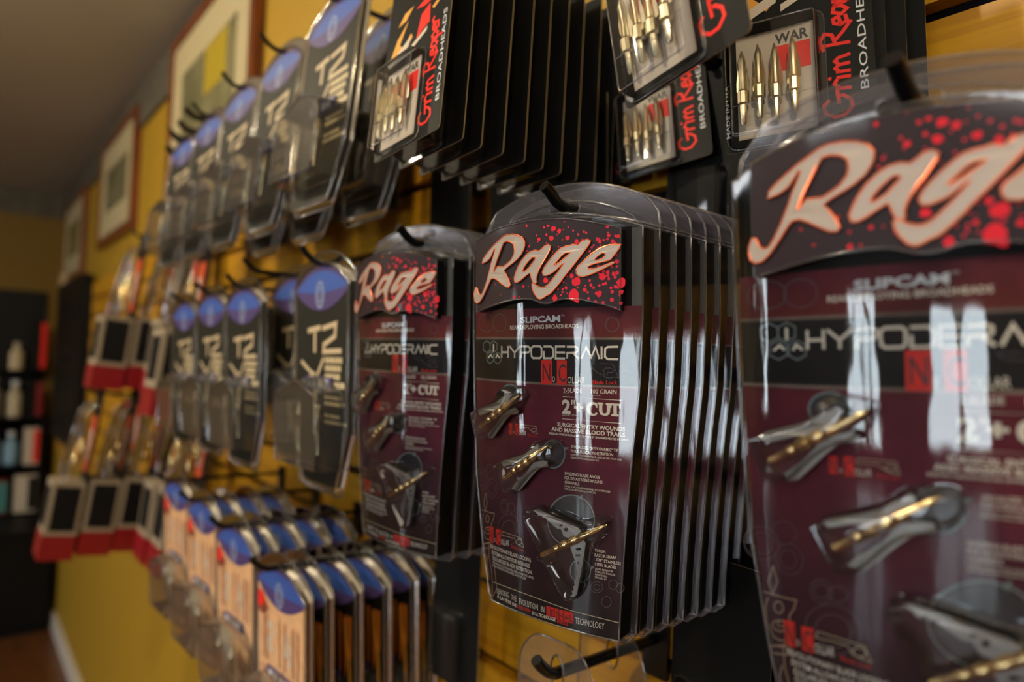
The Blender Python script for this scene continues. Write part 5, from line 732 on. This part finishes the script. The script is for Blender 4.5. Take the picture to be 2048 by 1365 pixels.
dup(gp, 'tilted black card with teal sheen and blister, cut by the top of the picture', S2, (R(-4), R(3), R(-10)), GG)
dup(gp, 'black card with blister below the tilted card, over the tall middle stack', S3, (R(14), R(-7), R(-9)), GG)
dup(gp, 'black card with dim blister and red script, above the largest maroon pack', S4, (R(22), R(-5), R(-4)), GG)
for k in range(3): dup(gp, 'black card, %s on the peg above the largest maroon pack' % ORD[k+1], (S4[0]+.004*k, S4[1]+.019*(k+1), S4[2]), (R(16-4*k), R(-2), R(-3)), GG, HID2)
for s, lab, yt in ((S1, 'long dark stack', .232), (S2, 'tilted black card', .238), (S3, 'card over the tall middle stack', .408), (S4, 'cards above the largest pack', .335)):
    peg(s[0], s[2]+.0350, yt, 'black peg of the '+lab, 'pegs of the black cards', r=.003)
dup(gp, 'black card with amber and red art, partly behind the card over the middle stack', (-.418, .437, .272), (R(5), R(-3), R(-3)), GG)
peg(-.418, .3070, .415, 'peg of the art card partly behind another over the middle stack', 'pegs of the black cards', r=.003)
for k, (x, z) in enumerate([(-.305, .200), (-.222, .196)]):
    dup(gp, 'black card close to the wall above the %s end of the tall middle stack' % ('left', 'right')[k], (x, .438, z), (R(2), R(1), R(1-2*k)), GG, HID2)
    peg(x, z+.034, .425, 'short peg of the black card above the %s end of the middle stack' % ('left', 'right')[k], 'short pegs in the shade', r=.003)
# black cards close to the wall, added to darken the gaps between the stacks
for k, (x, y, z) in enumerate([(-.62, .41, .186), (-.52, .42, .188), (-.43, .415, .184), (-.565, .40, -.205), (-.27, .41, -.175), (-.185, .40, -.165), (-.09, .40, -.165), (-.235, .43, -.165), (-.14, .425, -.165)]):
    dup(gp, ['black card close to the wall above the short maroon stack, leftmost of its row', 'black card hanging close to the wall, second from the left above the maroon stacks', 'black card hanging close to the wall, third from the left above the maroon stacks', 'added black card standing in for shade under the short maroon stack',
             'black card low on the wall under the tall middle stack', 'black card low on the wall between the tall middle and rightmost stacks', 'black card low on the wall behind the rightmost stack', 'black card behind another, under the tall middle stack', 'black card behind another, between the middle and rightmost stacks'][k], (x, y, z), (R(3*math.sin(k*3)), R(1), R(2*math.sin(k*5))), GG, HID2)
for x, z, lab in ((-.62, .187, 'leftmost upper'), (-.52, .189, 'second upper'), (-.43, .185, 'third upper'), (-.565, -.204, 'leftmost lower'), (-.27, -.174, 'first lower'), (-.185, -.164, 'second lower'), (-.09, -.164, 'third lower')):
    peg(x, z+.034, .385, 'short peg of the %s shaded black card' % lab, 'short pegs in the shade', r=.003)

for row, z, nm in ((0, .31, 'upper'), (1, .03, 'middle')):  # black cards added to darken the slat wall behind the charcoal packs
    for k in range(5):
        x = -.80-.125*k
        dup(gp, 'added black card, %s from the right, darkening the wall behind the %s charcoal packs' % (('first', 'second', 'third', 'fourth', 'fifth')[k], nm), (x, .425, z+.006*math.sin(k*2+row)), (R(2*math.sin(k*3+row)), R(1), R(2*math.sin(k*4))), GG, HID2)
        peg(x, z+.035+.006*math.sin(k*2+row), .41, 'short peg of the added card behind the %s charcoal packs, %s from the right' % (nm, ('first', 'second', 'third', 'fourth', 'fifth')[k]), 'short pegs in the shade', r=.003)
# ---------------------------------------------------------------- near-empty clear packs under the middle stack
def clear_pack(label, loc, rot, group):
    t = thing('clear_pack', label, 'package', loc, rot, group)
    out = rounded([(-.040, -.16), (.040, -.16), (.036, .0), (.022, .022), (-.022, .022), (-.038, .004)], .012, 5); hole = ellipse(0, 0, .006, .012, 14)
    k = MB(); k.prism([out, hole], lambda a, d: (a, .0005, d), lambda a, d: (a, -.0005, d)); k.build('clear_sheet', SMOKE, t)
    k = MB(); k.tube([(a, 0, d) for a, d in out], .0008, 6, closed=True); k.tube([(a, 0, d) for a, d in hole], .0009, 6, closed=True); k.build('rim_bead', PLASTIC_RIM, t, smooth=True, kind='stuff')
    B0 = ellipse(0, -.062, .030, .030, 24)
    k = MB(); k.grid([[(a, -.0005, d) for a, d in B0], [(a, -.012, d) for a, d in inset(B0, .002)], [(a, -.015, d) for a, d in inset(B0, .006)]], closed=True); k.poly([inset(B0, .006)], lambda a, d: (a, -.015, d)); smooth_angle(k.build('round_blister', SMOKE, t), 50)
    k = MB(); k.tube([(0, -.002, -.062), (0, -.012, -.062)], .022, 20); k.build('black_disc', BLACK, t)
    return t
cp = clear_pack('empty looking clear pack with black disc below the middle stack, nearer one', (-.352, .338, -.214), (R(4), R(2), 0), 'clear packs under the middle stack')
dup(cp, 'empty looking clear pack below the middle stack, behind the nearer one', (-.352, .395, -.214), (R(-6), R(2), R(4)), 'clear packs under the middle stack')
peg(-.352, -.2145, .318, 'thick black peg carrying the clear packs', 'pegs under the middle stack', r=.0042)

# ---------------------------------------------------------------- red based cartons with a slanted clear top
def red_carton(label, loc, rot, group):
    t = thing('red_based_carton', label, 'carton', loc, rot, group); w = .045
    k = MB(); k.box(-w, w, -.062, 0, -.350, -.300); k.build('red_base', DKRED, t)
    k = MB(); k.box(-w, w, -.060, 0, -.2995, -.190); bx = k.build('window_box', CARTON, t)
    k = MB(); k.box(w+.0002, w+.0010, -.053, -.007, -.290, -.199); k.box(-w+.012, w-.012, -.0612, -.0602, -.285, -.204); k.build('dark_window', BLACK, bx, kind='stuff')
    k = MB(); k.box(-w, w, -.001, .0008, -.190, .012); cd2 = k.build('backing_card', BLACKCARD, t)
    k = MB(); k.poly([[(-.030, -.170), (.012, -.170), (.020, -.050), (-.030, -.050)]], lambda a, d: (a, -.0013, d)); k.build('orange_print', ORRED, cd2)
    k = MB(); k.poly([[(-.026, -.150), (-.004, -.150), (.004, -.080), (-.020, -.080)]], lambda a, d: (a, -.0016, d)); k.build('white_print', PAPER, cd2)
    k = MB(); prof = [(-.040, -.188), (-.040, -.150), (-.026, -.040), (-.010, -.020)]
    for s in (-1, 1): k.face([(s*w, y, z) for y, z in prof]+[(s*w, -.001, -.020), (s*w, -.001, -.188)])
    k.grid([[(-w, y, z) for y, z in prof], [(w, y, z) for y, z in prof]]); sl = k.build('slanted_blister', BUBBLE, t)
    k = MB()
    for s in (-1, 1): k.tube([(s*w, y, z) for y, z in prof], .0016, 6)
    k.build('blister_edge', PLASTIC_RIM, sl, smooth=True, kind='stuff')
    for x, z, y in ((-.020, -.128, -.022), (.012, -.140, -.026), (.030, -.112, -.020)):
        k = MB(); L = .034; pts = []; rad = []
        for j in range(11):                              # a barrel-shaped polished head, tilted
            q = j/10-.5; pts.append((x-q*L*.34, y-q*L*.1, z+q*L)); rad.append(.0068-.0026*(2*q)**2 if 0 < j < 10 else .002)
        k.tube(pts, rad, 16); smooth_angle(k.build('brass_head', POLISHED, t), 70)
    return t
RG = 'red based cartons'
rc = red_carton('red based carton, front of the lower row at the far left of the slat wall', (-1.745, .255, -.095), (0, R(-7), 0), RG)
dup(rc, 'red based carton, second of the lower row', (-1.745, .323, -.095), (0, R(-7), 0), RG); dup(rc, 'red based carton, third of the lower row, beside the cream printed packs', (-1.745, .388, -.095), (0, R(-7), 0), RG)
dup(rc, 'red based carton, front of the upper row under the framed prints', (-1.745, .325, .262), (0, R(-6), 0), RG); dup(rc, 'red based carton, second of the upper row', (-1.745, .392, .262), (0, R(-6), 0), RG)
dup(rc, 'red based carton of the upper row nearest the charcoal packs', (-1.40, .372, .228), (0, R(-6), 0), RG); dup(rc, 'red based carton behind the leftmost middle charcoal pack', (-1.44, .405, -.075), (0, R(-6), 0), RG)
for x, y, z, lab in ((-1.60, .405, .255, 'red based carton of the upper row, partly behind the front ones'), (-2.02, .372, .262, 'red based carton of the upper row nearest the black hanging case'), (-2.06, .400, -.095, 'red based carton of the lower row, behind the front three'), (-1.585, .405, -.085, 'red based carton of the lower row, close to the slat boards')):
    dup(rc, lab, (x, y, z), (0, R(-5), 0), RG); peg(x, z+.001, y-.03, 'peg of the ' + lab, 'pegs of the red based cartons', r=.003)
for x, z, yt, lab in ((-1.745, -.094, .23, 'lower red based cartons'), (-1.745, .263, .30, 'upper red based cartons'), (-1.40, .229, .35, 'nearer upper red based carton'), (-1.44, -.074, .385, 'carton behind the leftmost charcoal pack')):
    peg(x, z, yt, 'black peg of the '+lab, 'pegs of the red based cartons', r=.003)

# ---------------------------------------------------------------- far end of the shop
t = thing('gun_case', 'tall black hanging case beside the pale wooden post', 'case', (-3.9, .448, .335))
k = MB(); o = rounded([(-.46, -.78), (.46, -.78), (.46, 0), (-.46, 0)], .03, 4); k.prism([o], lambda a, d: (a, 0, d), lambda a, d: (a, -.035, d)); k.build('case_body', BLACKCARD, t)
k = MB(); k.stroke(inset(o, .02), .006, lambda a, d: (a, -.036, d), closed=True); k.build('zip_seam', BLACK, t)
k = MB(); k.tube([(-.1, -.035, -.38), (-.09, -.06, -.38), (.09, -.06, -.38), (.1, -.035, -.38)], .009, 8); k.build('handle', BLACK, t, smooth=True)
t = thing('floor_cabinet', 'low black cabinet standing on the brown floor at the far end', 'cabinet', (-4.42, .16, -EYE))
k = MB(); k.box(-.28, .22, -.30, .28, .04, .50); k.build('body', BLACK, t); k = MB(); k.box(-.30, .24, -.32, .285, .50, .525); k.build('top', BLACKCARD, t)
k = MB(); k.box(-.26, .20, -.28, .26, 0, .04); k.build('plinth', BLACK, t)
for s in (-1, 1):
    k = MB(); y0, y1 = (-.29, -.012) if s < 0 else (-.008, .27); k.box(.22, .232, y0, y1, .06, .48); d = k.build('door', BLACKCARD, t); k = MB(); k.tube([(.235, -.01+s*.03, .24), (.25, -.01+s*.03, .25), (.25, -.01+s*.03, .31), (.235, -.01+s*.03, .32)], .005, 6); k.build('door_handle', STEEL, d)
t = thing('display_rack', 'narrow black rack with shelves against the ochre far wall', 'rack', (-4.72, .30, -.915))
k = MB(); k.box(-.17, -.155, -.20, .11, 0, 1.25); k.build('back_panel', BLACK, t)
for y in (-.195, .105): k = MB(); k.box(-.155, .12, y-.005, y+.005, 0, .52); k.build('side_panel', BLACK, t)
for z in (.0, .26, .52, .78): k = MB(); k.box(-.155, .12 if z < .6 else .02, -.2, .11, z, z+.014); k.build('shelf', BLACKCARD, t)
def bottle(x, y, z, h, r, m, capm, label, group='bottles on the black rack'):
    t = thing('bottle', label, 'bottle', (x, y, z), group=group); k = MB(); prof = [(0, .9), (.02, 1), (.62, 1), (.74, .55), (.78, .42), (.86, .42)]
    k.tube([(0, 0, q*h) for q, _ in prof], [rr*r for _, rr in prof], 14); smooth_angle(k.build('bottle_body', m, t), 40)
    k = MB(); k.tube([(0, 0, .86*h), (0, 0, h)], r*.5, 12); smooth_angle(k.build('cap', capm, t), 40)
G3 = mat('grey_plastic', (.32, .30, .26), .35); LB = mat('light_blue_plastic', (.22, .40, .55), .35); CB = mat('cream_plastic', (.55, .46, .30), .35)
Z1 = -.915+.0145
bottle(-4.66, .17, Z1+.52, .22, .042, G3, CB, 'grey bottle on the middle shelf of the black rack, leftmost')
bottle(-4.66, .27, Z1+.52, .20, .036, CB, WHITE, 'cream bottle on the middle shelf of the black rack, right of the grey one')
bottle(-4.70, .27, Z1+.78, .15, .034, YEL, CB, 'gold bottle on the top shelf of the black rack')
bottle(-4.66, .18, Z1+.26, .20, .038, G3, LB, 'grey bottle with light blue cap on the lower shelf of the black rack')
bottle(-4.66, .265, Z1+.26, .18, .034, LB, WHITE, 'light blue bottle on the lower shelf of the black rack')
def carton(x, y, z, sx, sy, sz, m1, m2, label, group='small cartons on the black rack'):
    t = thing('small_carton', label, 'carton', (x, y, z), group=group)
    k = MB(); k.box(-sx, sx, -sy, sy, 0, sz); k.build('box_body', m1, t); k = MB(); k.box(sx, sx+.0015, sy*.2, sy*.96, sz*.05, sz*.95); k.build('front_band', m2, t)
carton(-4.64, .355, Z1+.26, .03, .035, .20, PAPER, RED, 'white carton with red band on the lower shelf of the black rack')
carton(-4.64, .355, Z1+.52, .03, .038, .20, BLACKCARD, DKRED, 'black carton with dark red band on the middle shelf of the black rack')
carton(-4.66, .365, Z1+.78, .025, .035, .28, BLACKCARD, RED, 'tall black carton with red band on the top shelf of the black rack')
carton(-4.64, .20, Z1, .03, .06, .18, DKRED, TEALCARD, 'dark red carton on the bottom shelf of the black rack')
carton(-4.64, .34, Z1, .03, .05, .20, PAPER, BLACKCARD, 'pale carton on the bottom shelf of the black rack')
